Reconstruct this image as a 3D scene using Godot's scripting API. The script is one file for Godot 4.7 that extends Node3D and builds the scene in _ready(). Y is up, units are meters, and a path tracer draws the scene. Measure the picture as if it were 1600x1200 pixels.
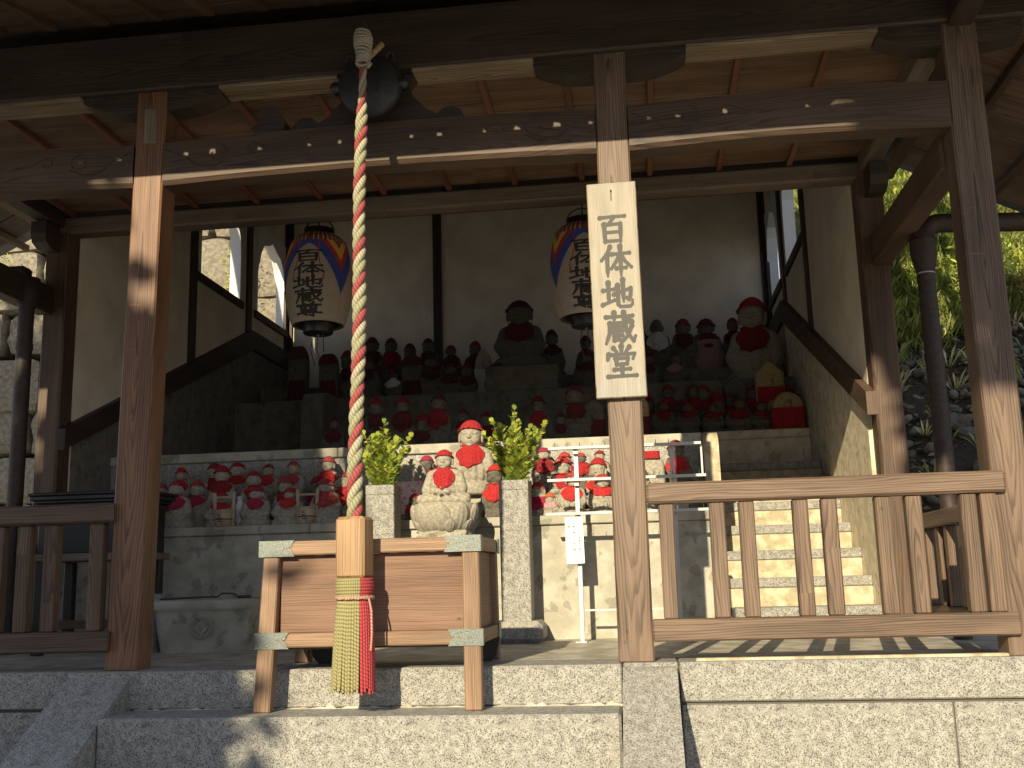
extends Node3D
# A small open-fronted hall full of stone statues in red caps and bibs, seen from the foot of its steps in low warm sun.

var M := {}
var rng := RandomNumberGenerator.new()
var used := {}
const SUN := Vector3(0.186, -0.42, -1.0)


func _ready():
	rng.seed = 7
	camera_and_light()
	materials()
	ground_and_platform()
	steps_and_cheeks()
	hall()
	roof()
	altar()
	railings()
	background_left()
	background_right()
	shade_trees()
	offering_box()
	bell_rope()
	signboard()
	lanterns()
	flower_pillars()
	statues()
	candle_rack()
	basin_and_table()


func camera_and_light():
	var cam := Camera3D.new()
	cam.name = "camera"
	cam.position = Vector3(0, 0.388, 5.0)
	cam.rotation = Vector3(0.185052, 0.122386, -0.026417)
	cam.fov = 40.35
	cam.near = 0.05
	cam.far = 400.0
	add_child(cam)
	cam.current = true
	var we := WorldEnvironment.new()
	we.name = "world"
	var env := Environment.new()
	var sm := ProceduralSkyMaterial.new()
	sm.sky_top_color = Color(0.58, 0.63, 0.72)
	sm.sky_horizon_color = Color(0.85, 0.85, 0.85)
	sm.sky_curve = 0.12
	sm.ground_bottom_color = Color(0.30, 0.28, 0.25)
	sm.ground_horizon_color = Color(0.55, 0.55, 0.53)
	sm.sun_angle_max = 1.0
	var sky := Sky.new()
	sky.sky_material = sm
	env.background_mode = Environment.BG_SKY
	env.sky = sky
	env.background_energy_multiplier = 1.08
	env.tonemap_mode = Environment.TONE_MAPPER_LINEAR
	env.tonemap_exposure = 1.6
	env.sdfgi_enabled = true
	env.ssao_enabled = true
	env.ssil_enabled = true
	we.environment = env
	add_child(we)
	var sun := DirectionalLight3D.new()
	sun.name = "sun"
	sun.light_color = Color(1.0, 0.935, 0.79)
	sun.light_energy = 1.6
	sun.light_angular_distance = 0.5
	sun.shadow_enabled = true
	sun.basis = Basis.looking_at(SUN.normalized(), Vector3.UP)
	add_child(sun)


# ---------------------------------------------------------------- names and nodes
func numbered(called: String) -> String:
	if not used.has(called):
		used[called] = 0
		return called
	used[called] += 1
	return "%s_%03d" % [called, used[called]]


func tag(o: Node3D, label := "", category := "", group := "", kind := ""):
	if label: o.set_meta("label", label)
	if category: o.set_meta("category", category)
	if group: o.set_meta("group", group)
	if kind: o.set_meta("kind", kind)
	return o


func thing(called: String, label: String, category: String, at := Vector3.ZERO, group := "", turn := 0.0) -> Node3D:
	var o := Node3D.new()
	o.name = numbered(called)
	o.position = at
	o.rotation.y = turn
	add_child(o)
	tag(o, label, category, group)
	return o


func put(called: String, mesh: Mesh, mat: Material, parent: Node3D, at := Vector3.ZERO) -> MeshInstance3D:
	var o := MeshInstance3D.new()
	o.name = numbered(called) if parent == self else called
	o.mesh = mesh
	o.material_override = mat
	o.position = at
	if parent != self:
		var k := 0
		while parent.has_node(NodePath(o.name)):
			k += 1
			o.name = "%s_%03d" % [called, k]
	parent.add_child(o)
	return o


func structure(called: String, mesh: Mesh, mat: Material) -> MeshInstance3D:
	var o := put(called, mesh, mat, self)
	o.set_meta("kind", "structure")
	return o


# ---------------------------------------------------------------- mesh collector
class G:
	var v := PackedVector3Array()
	var n := PackedVector3Array()
	var t := PackedVector2Array()
	var i := PackedInt32Array()
	var u0 := Vector2.ZERO

	func tri(a: Vector3, b: Vector3, c: Vector3, na: Vector3, nb: Vector3, nc: Vector3, ta := Vector2.ZERO, tb := Vector2.ZERO, tc := Vector2.ZERO):
		var s := v.size()
		v.append(a); v.append(b); v.append(c)
		n.append(na); n.append(nb); n.append(nc)
		t.append(ta + u0); t.append(tb + u0); t.append(tc + u0)
		if (b - a).cross(c - a).dot(na + nb + nc) > 0:
			i.append(s); i.append(s + 2); i.append(s + 1)
		else:
			i.append(s); i.append(s + 1); i.append(s + 2)

	func flat(a: Vector3, b: Vector3, c: Vector3, nn: Vector3, ta := Vector2.ZERO, tb := Vector2.ZERO, tc := Vector2.ZERO):
		tri(a, b, c, nn, nn, nn, ta, tb, tc)

	func quad(a: Vector3, b: Vector3, c: Vector3, d: Vector3, nn: Vector3, ta := Vector2.ZERO, tb := Vector2.ZERO, tc := Vector2.ZERO, td := Vector2.ZERO):
		tri(a, b, c, nn, nn, nn, ta, tb, tc)
		tri(a, c, d, nn, nn, nn, ta, tc, td)

	# chamfered box; u runs along the grain (longest side), in metres
	func box(c: Vector3, size: Vector3, bev := 0.004, rot := Basis(), grain := -1, uvc := Vector2.INF):
		var h := size * 0.5
		var b := minf(bev, minf(h.x, minf(h.y, h.z)) * 0.6)
		var L := grain
		if L < 0:
			L = 0 if (size.x >= size.y and size.x >= size.z) else (1 if size.y >= size.z else 2)
		var o := Vector2(fposmod(c.x * 7.31 + c.z * 3.77 + c.y * 1.93, 1.0) * 4.0, fposmod(c.y * 5.17 + c.x * 2.39 + c.z * 9.1, 1.0) * 0.5) if uvc == Vector2.INF else uvc
		var P := func(ax: int, s: Vector3) -> Vector3:
			var p := Vector3(s.x * (h.x - b), s.y * (h.y - b), s.z * (h.z - b))
			p[ax] = s[ax] * h[ax]
			return p
		var U := func(ax: int, p: Vector3) -> Vector2:
			var a1 := (ax + 1) % 3
			var a2 := (ax + 2) % 3
			if ax == L:
				return Vector2(p[a1], p[a2]) + o
			var w := a2 if a1 == L else a1
			return Vector2(p[L], p[w] + ax * 0.037) + o
		var F := func(ax: int, ps: Array, nn: Vector3):
			var q := []
			for p in ps:
				q.append(c + rot * p)
			nn = (rot * nn).normalized()
			for k in range(1, ps.size() - 1):
				tri(q[0], q[k], q[k + 1], nn, nn, nn, U.call(ax, ps[0]), U.call(ax, ps[k]), U.call(ax, ps[k + 1]))
		for ax in 3:
			var a1 := (ax + 1) % 3
			var a2 := (ax + 2) % 3
			for s in [-1.0, 1.0]:
				var ps := []
				for w in [[-1, -1], [1, -1], [1, 1], [-1, 1]]:
					var sg := Vector3.ZERO
					sg[ax] = s; sg[a1] = w[0]; sg[a2] = w[1]
					ps.append(P.call(ax, sg))
				var nn := Vector3.ZERO
				nn[ax] = s
				F.call(ax, ps, nn)
			if b > 0.0:
				for s1 in [-1.0, 1.0]:
					for s2 in [-1.0, 1.0]:
						var ps := []
						for w in [[a1, -1], [a1, 1], [a2, 1], [a2, -1]]:
							var sg := Vector3.ZERO
							sg[a1] = s1; sg[a2] = s2; sg[ax] = w[1]
							ps.append(P.call(w[0], sg))
						var nn := Vector3.ZERO
						nn[a1] = s1; nn[a2] = s2
						F.call(a1, ps, nn)
		if b > 0.0:
			for sx in [-1.0, 1.0]:
				for sy in [-1.0, 1.0]:
					for sz in [-1.0, 1.0]:
						var sg := Vector3(sx, sy, sz)
						F.call(0, [P.call(0, sg), P.call(1, sg), P.call(2, sg)], sg)

	# box given by its two corners
	func span(a: Vector3, b: Vector3, bev := 0.004, grain := -1):
		box((a + b) * 0.5, (b - a).abs(), bev, Basis(), grain)

	# a beam from a to b with a section w (sideways) by h (up)
	func bar(a: Vector3, b: Vector3, w: float, h: float, bev := 0.003, up := Vector3.UP):
		var x := (b - a).normalized()
		var z := x.cross(up).normalized()
		var y := z.cross(x)
		box((a + b) * 0.5, Vector3(a.distance_to(b), h, w), bev, Basis(x, y, z), 0)

	# polygon in the plane of ex, ey, pushed out along ex x ey by depth
	func prism(poly: PackedVector2Array, o: Vector3, ex: Vector3, ey: Vector3, depth: float, smooth := false, grain_y := false):
		var ez := ex.cross(ey).normalized()
		var ids := Geometry2D.triangulate_polygon(poly)
		var off := Vector2(fposmod(o.x * 3.1 + o.y * 7.7, 1.0) * 3.0, fposmod(o.z * 5.3 + o.y * 2.9, 1.0) * 0.5)
		var uv := func(p: Vector2) -> Vector2: return (Vector2(p.y, p.x) if grain_y else p) + off
		var k := 0
		while k < ids.size():
			var a := poly[ids[k]]; var b := poly[ids[k + 1]]; var c := poly[ids[k + 2]]
			var A := o + ex * a.x + ey * a.y
			var B := o + ex * b.x + ey * b.y
			var C := o + ex * c.x + ey * c.y
			flat(A, B, C, -ez, uv.call(a), uv.call(b), uv.call(c))
			flat(A + ez * depth, B + ez * depth, C + ez * depth, ez, uv.call(a), uv.call(b), uv.call(c))
			k += 3
		var area := 0.0
		for j in poly.size():
			area += poly[j].cross(poly[(j + 1) % poly.size()])
		var sg := 1.0 if area > 0 else -1.0
		var run := 0.0
		var m := poly.size()
		for j in m:
			var a := poly[j]; var b := poly[(j + 1) % m]
			var e := (b - a)
			var l := e.length()
			if l < 1e-6: continue
			var en := Vector2(e.y, -e.x).normalized() * sg
			var na := en; var nb := en
			if smooth:
				var pe := (a - poly[(j + m - 1) % m]).normalized()
				var ne := (poly[(j + 2) % m] - b).normalized()
				var pn := Vector2(pe.y, -pe.x) * sg
				var qn := Vector2(ne.y, -ne.x) * sg
				if pn.dot(en) > 0.7: na = (pn + en).normalized()
				if qn.dot(en) > 0.7: nb = (qn + en).normalized()
			var A := o + ex * a.x + ey * a.y
			var B := o + ex * b.x + ey * b.y
			var NA := ex * na.x + ey * na.y
			var NB := ex * nb.x + ey * nb.y
			tri(A, B, B + ez * depth, NA, NB, NB, Vector2(run, 0) + off, Vector2(run + l, 0) + off, Vector2(run + l, depth) + off)
			tri(A, B + ez * depth, A + ez * depth, NA, NB, NA, Vector2(run, 0) + off, Vector2(run + l, depth) + off, Vector2(run, depth) + off)
			run += l

	# smooth surface over rows of points; every row has the same length
	func grid(rows: Array, wrap := false, uvs := Vector2(1, 1), flip := false):
		var R := rows.size()
		var C: int = rows[0].size()
		var nr := []
		for r in R:
			var row := PackedVector3Array()
			for c in C:
				var c0 := (c - 1 + C - (1 if wrap and c == 0 else 0)) % C if wrap else maxi(c - 1, 0)
				var c1 := c + 1
				if wrap:
					c0 = C - 2 if c == 0 else c - 1
					c1 = 1 if c == C - 1 else c + 1
				else:
					c1 = mini(c + 1, C - 1)
				var r0 := maxi(r - 1, 0)
				var r1 := mini(r + 1, R - 1)
				var du: Vector3 = rows[r][c1] - rows[r][c0]
				var dv: Vector3 = rows[r1][c] - rows[r0][c]
				if du.length() < 1e-7:
					var rr := r + 1 if r == 0 else r - 1
					du = rows[rr][c1] - rows[rr][c0]
				var x := du.cross(dv)
				if flip: x = -x
				row.append(x.normalized() if x.length() > 1e-12 else Vector3.UP)
			nr.append(row)
		for r in R - 1:
			for c in C - 1:
				var ta := Vector2(float(c) / (C - 1), float(r) / (R - 1)) * uvs
				var tb := Vector2(float(c + 1) / (C - 1), float(r) / (R - 1)) * uvs
				var tc := Vector2(float(c + 1) / (C - 1), float(r + 1) / (R - 1)) * uvs
				var td := Vector2(float(c) / (C - 1), float(r + 1) / (R - 1)) * uvs
				tri(rows[r][c], rows[r][c + 1], rows[r + 1][c + 1], nr[r][c], nr[r][c + 1], nr[r + 1][c + 1], ta, tb, tc)
				tri(rows[r][c], rows[r + 1][c + 1], rows[r + 1][c], nr[r][c], nr[r + 1][c + 1], nr[r + 1][c], ta, tc, td)

	# turned shape round the y axis of xf; profile of (radius, height) from the bottom up
	func lathe(prof: Array, seg := 24, xf := Transform3D(), uvs := Vector2(1, 1)):
		var rows := []
		for p in prof:
			var row := PackedVector3Array()
			for k in seg + 1:
				var a := TAU * k / seg
				row.append(xf * Vector3(sin(a) * p.x, p.y, cos(a) * p.x))
			rows.append(row)
		grid(rows, true, uvs)

	func tube(pts: Array, rad: Array, seg := 8, uvs := Vector2(1, 1), cap := true):
		var rows := []
		var prev := Vector3.ZERO
		for k in pts.size():
			var d: Vector3 = (pts[mini(k + 1, pts.size() - 1)] - pts[maxi(k - 1, 0)]).normalized()
			var x := prev
			if prev == Vector3.ZERO:
				x = d.cross(Vector3(0.31, 0.2, 0.93)).normalized()
			x = (x - d * x.dot(d)).normalized()
			prev = x
			var y := d.cross(x)
			var r: float = rad[mini(k, rad.size() - 1)]
			var row := PackedVector3Array()
			for s in seg + 1:
				var a := TAU * s / seg
				row.append(pts[k] + (x * cos(a) + y * sin(a)) * r)
			rows.append(row)
		grid(rows, true, uvs)
		if cap:
			for e in [0, pts.size() - 1]:
				var c: Vector3 = pts[e]
				var d: Vector3 = (pts[e] - pts[1 if e == 0 else e - 1]).normalized()
				for s in seg:
					flat(c, rows[e][s], rows[e][s + 1], d)

	func mesh() -> ArrayMesh:
		var a := []
		a.resize(Mesh.ARRAY_MAX)
		a[Mesh.ARRAY_VERTEX] = v
		a[Mesh.ARRAY_NORMAL] = n
		a[Mesh.ARRAY_TEX_UV] = t
		a[Mesh.ARRAY_INDEX] = i
		var m := ArrayMesh.new()
		m.add_surface_from_arrays(Mesh.PRIMITIVE_TRIANGLES, a)
		return m


func box_mesh(a: Vector3, b: Vector3, bev := 0.004, grain := -1) -> ArrayMesh:
	var g := G.new()
	g.span(a, b, bev, grain)
	return g.mesh()


func prism_mesh(pts: Array, o: Vector3, ex: Vector3, ey: Vector3, depth: float, smooth := false, grain_y := false) -> ArrayMesh:
	var g := G.new()
	var p := PackedVector2Array()
	for q in pts:
		p.append(Vector2(q[0], q[1]))
	g.prism(p, o, ex, ey, depth, smooth, grain_y)
	return g.mesh()


func lathe_mesh(prof: Array, seg := 24, xf := Transform3D(), uvs := Vector2(1, 1)) -> ArrayMesh:
	var g := G.new()
	var p := []
	for q in prof:
		p.append(Vector2(q[0], q[1]))
	g.lathe(p, seg, xf, uvs)
	return g.mesh()


# ---------------------------------------------------------------- textures and materials
func lin(r: float, g: float, b: float) -> Color:
	return Color(r, g, b).linear_to_srgb()


func to_byte(x: float) -> int:
	return int(clampf(pow(clampf(x, 0, 1), 0.4545) * 255.0, 0, 255))


func noise(freq: float, octaves := 4, kind := FastNoiseLite.TYPE_SIMPLEX_SMOOTH, sd := 1) -> FastNoiseLite:
	var f := FastNoiseLite.new()
	f.seed = sd
	f.noise_type = kind
	f.frequency = freq
	f.fractal_type = FastNoiseLite.FRACTAL_FBM if octaves > 1 else FastNoiseLite.FRACTAL_NONE
	f.fractal_octaves = octaves
	return f


func grey(f: FastNoiseLite, w: int, h: int) -> PackedByteArray:
	var im := f.get_seamless_image(w, h, false, false, 0.12)
	im.convert(Image.FORMAT_L8)
	return im.get_data()


func tex(w: int, h: int, d: PackedByteArray) -> ImageTexture:
	return ImageTexture.create_from_image(Image.create_from_data(w, h, false, Image.FORMAT_RGB8, d))


# wood, 4 m along u by 0.5 m across v; cathedral = flat-sawn arches, else straight grain; with drying checks
func wood_texture(cathedral: bool, sd: int, contrast: float, foot := -1.0) -> ImageTexture:
	var w := 1024
	var h := 512
	var d := PackedByteArray()
	d.resize(w * h * 3)
	var warp := noise(1.0, 3, FastNoiseLite.TYPE_SIMPLEX_SMOOTH, sd)
	var fibre := noise(1.0, 2, FastNoiseLite.TYPE_VALUE, sd + 9)
	var r := RandomNumberGenerator.new()
	r.seed = sd
	var dark := PackedFloat32Array()
	dark.resize(w * h)
	for k in 26:
		var v0 := r.randf() * h
		var x0 := r.randi() % w
		var L := r.randi_range(40, 240)
		var amp := r.randf_range(1.0, 4.0)
		var dp := r.randf_range(0.25, 0.75)
		for x in L:
			var f := float(x) / L
			var y := int(v0 + amp * sin(f * 5.0 + v0)) % h
			dark[y * w + (x0 + x) % w] = dp * sin(f * PI)
			if dp > 0.55: dark[((y + 1) % h) * w + (x0 + x) % w] = dp * 0.7 * sin(f * PI)
	for k in 5:
		var kx := r.randi() % w
		var ky := r.randi_range(20, h - 20)
		for y in range(-9, 10):
			for x in range(-3, 4):
				var q := Vector2(x / 2.6, y / 8.0).length()
				if q < 1.0: dark[(ky + y) * w + (kx + x + w) % w] = 0.7 * (1.0 - q * 0.6)
	var hs := PackedFloat32Array()
	for x in w:
		var u := 4.0 * x / w
		hs.append(0.016 + 0.075 * absf(fposmod(u * 0.40 + warp.get_noise_2d(u * 0.3, 40.0) * 0.35, 2.0) - 1.0))
	for y in h:
		var v := 0.5 * y / h
		for x in w:
			var u := 4.0 * x / w
			var ring: float
			if cathedral:
				var e := absf(fposmod(v + 0.018 * warp.get_noise_2d(u * 0.45, 3.0), 0.25) - 0.125)
				var hh := hs[x]
				var rr := sqrt(hh * hh + e * e)
				ring = rr / (0.0058 + 0.02 * rr) + warp.get_noise_2d(u * 1.4, v * 14.0) * 0.8
			else:
				ring = v / 0.0068 + warp.get_noise_2d(u * 0.6, v * 7.0) * 2.4
			var f := ring - floorf(ring)
			var year := 0.55 + 0.45 * sin(floorf(ring) * 2.4 + 1.0)
			var late := smoothstep(0.30, 0.88, f) * (1.0 - smoothstep(0.92, 1.0, f)) * (0.55 + 0.45 * year)
			var fi := fibre.get_noise_2d(u * 9.0, v * 620.0)
			var fi2 := fibre.get_noise_2d(u * 3.0 + 50.0, v * 150.0)
			var big := warp.get_noise_2d(u * 0.8 + 20.0, v * 5.0)
			var k := 0.84 - contrast * late + 0.22 * fi + 0.16 * fi2 + 0.34 * big
			k = maxf(k, 0.06) * (1.0 - dark[y * w + x])
			if foot >= 0.0 and u > foot - 0.02 and u < foot + 0.5:
				# the bleached foot of a post, ragged along the fibres
				var reach := 0.10 + 0.10 * (warp.get_noise_2d(v * 9.0, 71.0) + 0.5) + 0.05 * fi2
				k = lerpf(k, 0.55 + 0.55 * k, 1.0 - smoothstep(reach * 0.35, reach * 1.5, u - foot))
				big = lerpf(big, 0.55, 1.0 - smoothstep(reach * 0.4, reach * 1.5, u - foot))
			elif foot >= 0.0:
				# scratches across the grain at the height of hands and shoulders
				var sc := fibre.get_noise_2d(u * 160.0, v * 6.0 + 30.0) - 0.62
				if sc > 0.0 and u > foot + 1.2 and u < foot + 2.1: k = minf(k + sc * 1.6, 1.0)
			var p := (y * w + x) * 3
			var gy := clampf(big * 0.9, -0.3, 0.4)            # greyer where bleached
			d[p] = to_byte(k)
			d[p + 1] = to_byte(k * (0.97 - 0.06 * late + 0.06 * gy))
			d[p + 2] = to_byte(k * (0.92 - 0.10 * late + 0.14 * gy))
	return tex(w, h, d)


func granite_texture(sd: int) -> ImageTexture:
	var w := 512
	var c1 := noise(0.19, 1, FastNoiseLite.TYPE_CELLULAR, sd)
	c1.cellular_return_type = FastNoiseLite.RETURN_CELL_VALUE
	var c2 := noise(0.33, 1, FastNoiseLite.TYPE_CELLULAR, sd + 1)
	c2.cellular_return_type = FastNoiseLite.RETURN_CELL_VALUE
	var a := grey(c1, w, w)
	var b := grey(c2, w, w)
	var s := grey(noise(0.012, 4, FastNoiseLite.TYPE_SIMPLEX_SMOOTH, sd + 2), w, w)
	var d := PackedByteArray()
	d.resize(w * w * 3)
	for k in w * w:
		var x := a[k] / 255.0
		var y := b[k] / 255.0
		var t := 0.78
		if x < 0.16: t = 0.12
		elif x < 0.30: t = 0.42
		elif x > 0.72: t = 1.0
		t = lerpf(t, 0.25 + 0.85 * y, 0.24)
		t *= 0.66 + 0.60 * (s[k] / 255.0)
		d[k * 3] = to_byte(t)
		d[k * 3 + 1] = to_byte(t * 0.985)
		d[k * 3 + 2] = to_byte(t * 0.945)
	return tex(w, w, d)


# stained, cloudy mineral surface: lo..hi brightness, speck = fine grain share, crack = dark vein share
func mineral_texture(sd: int, lo: float, hi: float, speck: float, crack: float, warm: float, f1 := 0.01, patch := 0.0) -> ImageTexture:
	var w := 512
	var a := grey(noise(f1, 5, FastNoiseLite.TYPE_SIMPLEX_SMOOTH, sd), w, w)
	var b := grey(noise(0.21, 2, FastNoiseLite.TYPE_VALUE, sd + 3), w, w)
	var rn := noise(0.011, 3, FastNoiseLite.TYPE_SIMPLEX_SMOOTH, sd + 5)
	rn.fractal_type = FastNoiseLite.FRACTAL_RIDGED
	var r := grey(rn, w, w)
	var d := PackedByteArray()
	d.resize(w * w * 3)
	for k in w * w:
		var x := smoothstep(0.25, 0.75, a[k] / 255.0)
		var t := lerpf(lo, hi, x) + speck * (b[k] / 255.0 - 0.5)
		t *= 1.0 - crack * smoothstep(0.88, 0.98, r[k] / 255.0)
		t *= 1.0 - patch * smoothstep(0.70, 0.735, a[(k + w * 201) % (w * w)] / 255.0)
		d[k * 3] = to_byte(t)
		d[k * 3 + 1] = to_byte(t * (1.0 - 0.03 * warm))
		d[k * 3 + 2] = to_byte(t * (1.0 - warm * (0.10 + 0.08 * (1.0 - x))))
	return tex(w, w, d)


# twisted yarn: slanted ridges, two tones
func yarn_texture(lo: Color, hi: Color, bands: int) -> ImageTexture:
	var w := 128
	var d := PackedByteArray()
	d.resize(w * w * 3)
	var f := noise(0.09, 3, FastNoiseLite.TYPE_SIMPLEX_SMOOTH, 5)
	for y in w:
		for x in w:
			var q := fposmod(float(x + y) / w * bands + 0.25 * f.get_noise_2d(x, y), 1.0)
			var k := clampf(sin(q * PI) * 0.9 + 0.35 * f.get_noise_2d(x * 3.0, y * 3.0), 0, 1)
			var c := lo.lerp(hi, k)
			var p := (y * w + x) * 3
			d[p] = to_byte(c.r)
			d[p + 1] = to_byte(c.g)
			d[p + 2] = to_byte(c.b)
	return tex(w, w, d)


func mk(called: String, c: Color, rough: float, t: Texture2D = null, uvs := Vector3.ONE, relief := 0.0, tri := false) -> StandardMaterial3D:
	var m := StandardMaterial3D.new()
	m.resource_name = called
	m.albedo_color = c
	m.roughness = rough
	if t:
		m.albedo_texture = t
		if relief != 0.0:
			m.heightmap_enabled = true
			m.heightmap_texture = t
			m.heightmap_scale = relief
	m.uv1_scale = uvs
	if tri:
		m.uv1_triplanar = true
		m.uv1_world_triplanar = true
		m.uv1_triplanar_sharpness = 4.0
	M[called] = m
	return m


func materials():
	var wa := wood_texture(true, 3, 0.46)
	var wb := wood_texture(false, 8, 0.44)
	var wp := wood_texture(true, 14, 0.50, 0.28)
	var wu := Vector3(0.25, 2.0, 1)
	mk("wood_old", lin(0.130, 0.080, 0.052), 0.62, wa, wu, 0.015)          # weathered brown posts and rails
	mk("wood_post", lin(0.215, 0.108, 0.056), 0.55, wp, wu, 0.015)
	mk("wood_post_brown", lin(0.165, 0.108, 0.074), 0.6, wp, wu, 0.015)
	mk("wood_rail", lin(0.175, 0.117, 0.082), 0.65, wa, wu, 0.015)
	mk("wood_dark", lin(0.060, 0.043, 0.034), 0.6, wa, wu, 0.015)          # dark beams
	mk("wood_grey", lin(0.21, 0.165, 0.125), 0.7, wb, wu, 0.015)
	mk("wood_ceiling", lin(0.235, 0.15, 0.096), 0.6, wa, wu, 0.01)
	mk("wood_batten", lin(0.24, 0.10, 0.062), 0.55, wb, wu, 0.01)
	mk("wood_box", lin(0.222, 0.124, 0.079), 0.65, wb, wu, 0.015)
	mk("wood_frame", lin(0.305, 0.196, 0.125), 0.65, wb, wu, 0.015)
	mk("wood_block", lin(0.41, 0.26, 0.14), 0.5, wb, wu, 0.01)
	mk("wood_pale", lin(0.34, 0.265, 0.18), 0.6, wa, wu, 0.01)
	mk("wood_pail", lin(0.52, 0.42, 0.31), 0.7, wb, wu, 0.01)
	mk("granite", lin(0.375, 0.365, 0.340), 0.75, granite_texture(11), Vector3(2.5, 2.5, 2.5), 0.03, true)
	mk("granite_fine", lin(0.429, 0.417, 0.390), 0.7, granite_texture(23), Vector3(2.6, 2.6, 2.6), 0.02, true)
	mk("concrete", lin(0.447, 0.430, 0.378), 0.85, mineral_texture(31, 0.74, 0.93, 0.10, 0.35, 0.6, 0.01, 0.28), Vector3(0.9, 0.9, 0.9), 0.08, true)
	mk("concrete_shaded", lin(0.20, 0.185, 0.16), 0.9, M["concrete"].albedo_texture, Vector3(1.1, 1.1, 1.1), 0.08, true)  # concrete with the shade of upper tiers and left wall in its colour
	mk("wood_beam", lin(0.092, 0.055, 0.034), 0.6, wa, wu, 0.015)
	mk("cement_bounce", lin(0.74, 0.66, 0.52), 0.85, M["concrete"].albedo_texture, Vector3(1.2, 1.2, 1.2), 0.08, true)  # cement with bounce light put into its colour
	mk("cement", lin(0.54, 0.48, 0.365), 0.85, mineral_texture(37, 0.66, 0.95, 0.10, 0.3, 0.9, 0.012, 0.15), Vector3(1.3, 1.3, 1.3), 0.1, true)
	mk("floor", lin(0.476, 0.451, 0.399), 0.6, mineral_texture(41, 0.60, 0.95, 0.12, 0.15, 0.6), Vector3(0.8, 0.8, 0.8), 0.04, true)
	mk("plaster", lin(0.80, 0.72, 0.60), 0.9, mineral_texture(47, 0.86, 0.98, 0.06, 0.05, 0.35, 0.007, 0.02), Vector3(0.5, 0.5, 0.5), 0.02, true)
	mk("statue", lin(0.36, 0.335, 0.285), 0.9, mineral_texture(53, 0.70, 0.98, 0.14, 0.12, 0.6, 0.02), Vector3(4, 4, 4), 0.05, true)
	mk("statue_dark", lin(0.13, 0.12, 0.10), 0.9, M["statue"].albedo_texture, Vector3(3.3, 3.3, 3.3), 0.12, true)  # dark stone; on the upper tiers it stands for their shade
	mk("stele_tan", lin(0.400, 0.304, 0.160), 0.9, M["statue"].albedo_texture, Vector3(3.6, 3.6, 3.6), 0.1, true)
	mk("boulder", lin(0.24, 0.215, 0.17), 0.9, mineral_texture(61, 0.66, 0.98, 0.30, 0.35, 0.5, 0.03, 0.2), Vector3(0.8, 0.8, 0.8), 0.5, true)
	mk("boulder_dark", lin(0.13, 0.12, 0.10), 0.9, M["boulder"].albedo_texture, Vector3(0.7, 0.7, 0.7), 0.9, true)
	mk("mortar", lin(0.10, 0.09, 0.075), 0.95)
	mk("gravel", lin(0.54, 0.50, 0.42), 0.95, M["granite"].albedo_texture, Vector3(2, 2, 2), 0.3, true)
	mk("soil", lin(0.042, 0.033, 0.021), 0.95, M["boulder"].albedo_texture, Vector3(0.8, 0.8, 0.8), 1.5, true)
	var cl := mineral_texture(71, 0.60, 1.0, 0.22, 0.2, 0.0, 0.02)
	for c in [["red", lin(0.37, 0.015, 0.019)], ["red_deep", lin(0.24, 0.013, 0.019)], ["red_shaded", lin(0.115, 0.014, 0.016)], ["maroon", lin(0.085, 0.022, 0.022)], ["red_faded", lin(0.38, 0.055, 0.055)], ["red_bright", lin(0.44, 0.022, 0.020)], ["magenta", lin(0.35, 0.018, 0.050)], ["pink", lin(0.50, 0.27, 0.28)], ["orange", lin(0.50, 0.10, 0.04)], ["white_cloth", lin(0.66, 0.62, 0.58)], ["check", lin(0.34, 0.20, 0.20)]]:  # the two darkest reds put the upper tiers' shade into the cloth
		var m := mk(c[0], c[1], 0.95, cl, Vector3(6, 6, 6), 0.05, true)
		m.rim_enabled = true
		m.rim = 0.25
		m.rim_tint = 0.8
	mk("flowered", lin(1, 1, 1), 0.95, flower_cloth(), Vector3(5, 5, 5), 0.0, true)
	mk("rope_red", lin(1, 1, 1), 0.95, yarn_texture(Color(0.15, 0.02, 0.025), Color(0.35, 0.075, 0.07), 4), Vector3(1, 1, 1), 0.25)
	mk("rope_cream", lin(1, 1, 1), 0.95, yarn_texture(Color(0.20, 0.17, 0.10), Color(0.43, 0.40, 0.29), 4), Vector3(1, 1, 1), 0.25)
	mk("rope_olive", lin(1, 1, 1), 0.95, yarn_texture(Color(0.15, 0.14, 0.07), Color(0.34, 0.33, 0.20), 4), Vector3(1, 1, 1), 0.25)
	mk("cord_olive", lin(1, 1, 1), 0.95, yarn_texture(Color(0.115, 0.10, 0.03), Color(0.36, 0.325, 0.16), 1), Vector3(1, 1, 1), 0.2)
	mk("cord_red", lin(1, 1, 1), 0.95, yarn_texture(Color(0.20, 0.012, 0.02), Color(0.45, 0.055, 0.065), 1), Vector3(1, 1, 1), 0.2)
	mk("cord_pink", lin(1, 1, 1), 0.95, yarn_texture(Color(0.28, 0.06, 0.05), Color(0.46, 0.36, 0.25), 1), Vector3(1, 1, 1), 0.2)
	mk("twine", lin(0.42, 0.37, 0.30), 0.95, cl, Vector3(9, 9, 9), 0.05, true)
	var pl := mk("plate", lin(0.20, 0.218, 0.205), 0.42, engraved_texture(), Vector3(5, 5, 5), 0.08, true)
	pl.metallic = 0.35
	var al := mk("aluminium", lin(0.42, 0.42, 0.42), 0.45)
	al.metallic = 0.55
	mk("white_metal", lin(0.50, 0.495, 0.475), 0.4)
	mk("black", lin(0.012, 0.012, 0.013), 0.35)
	mk("iron", lin(0.045, 0.043, 0.042), 0.5)
	mk("bronze", lin(0.028, 0.028, 0.030), 0.42, M["statue"].albedo_texture, Vector3(3, 3, 3), 0.05, true)
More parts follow.
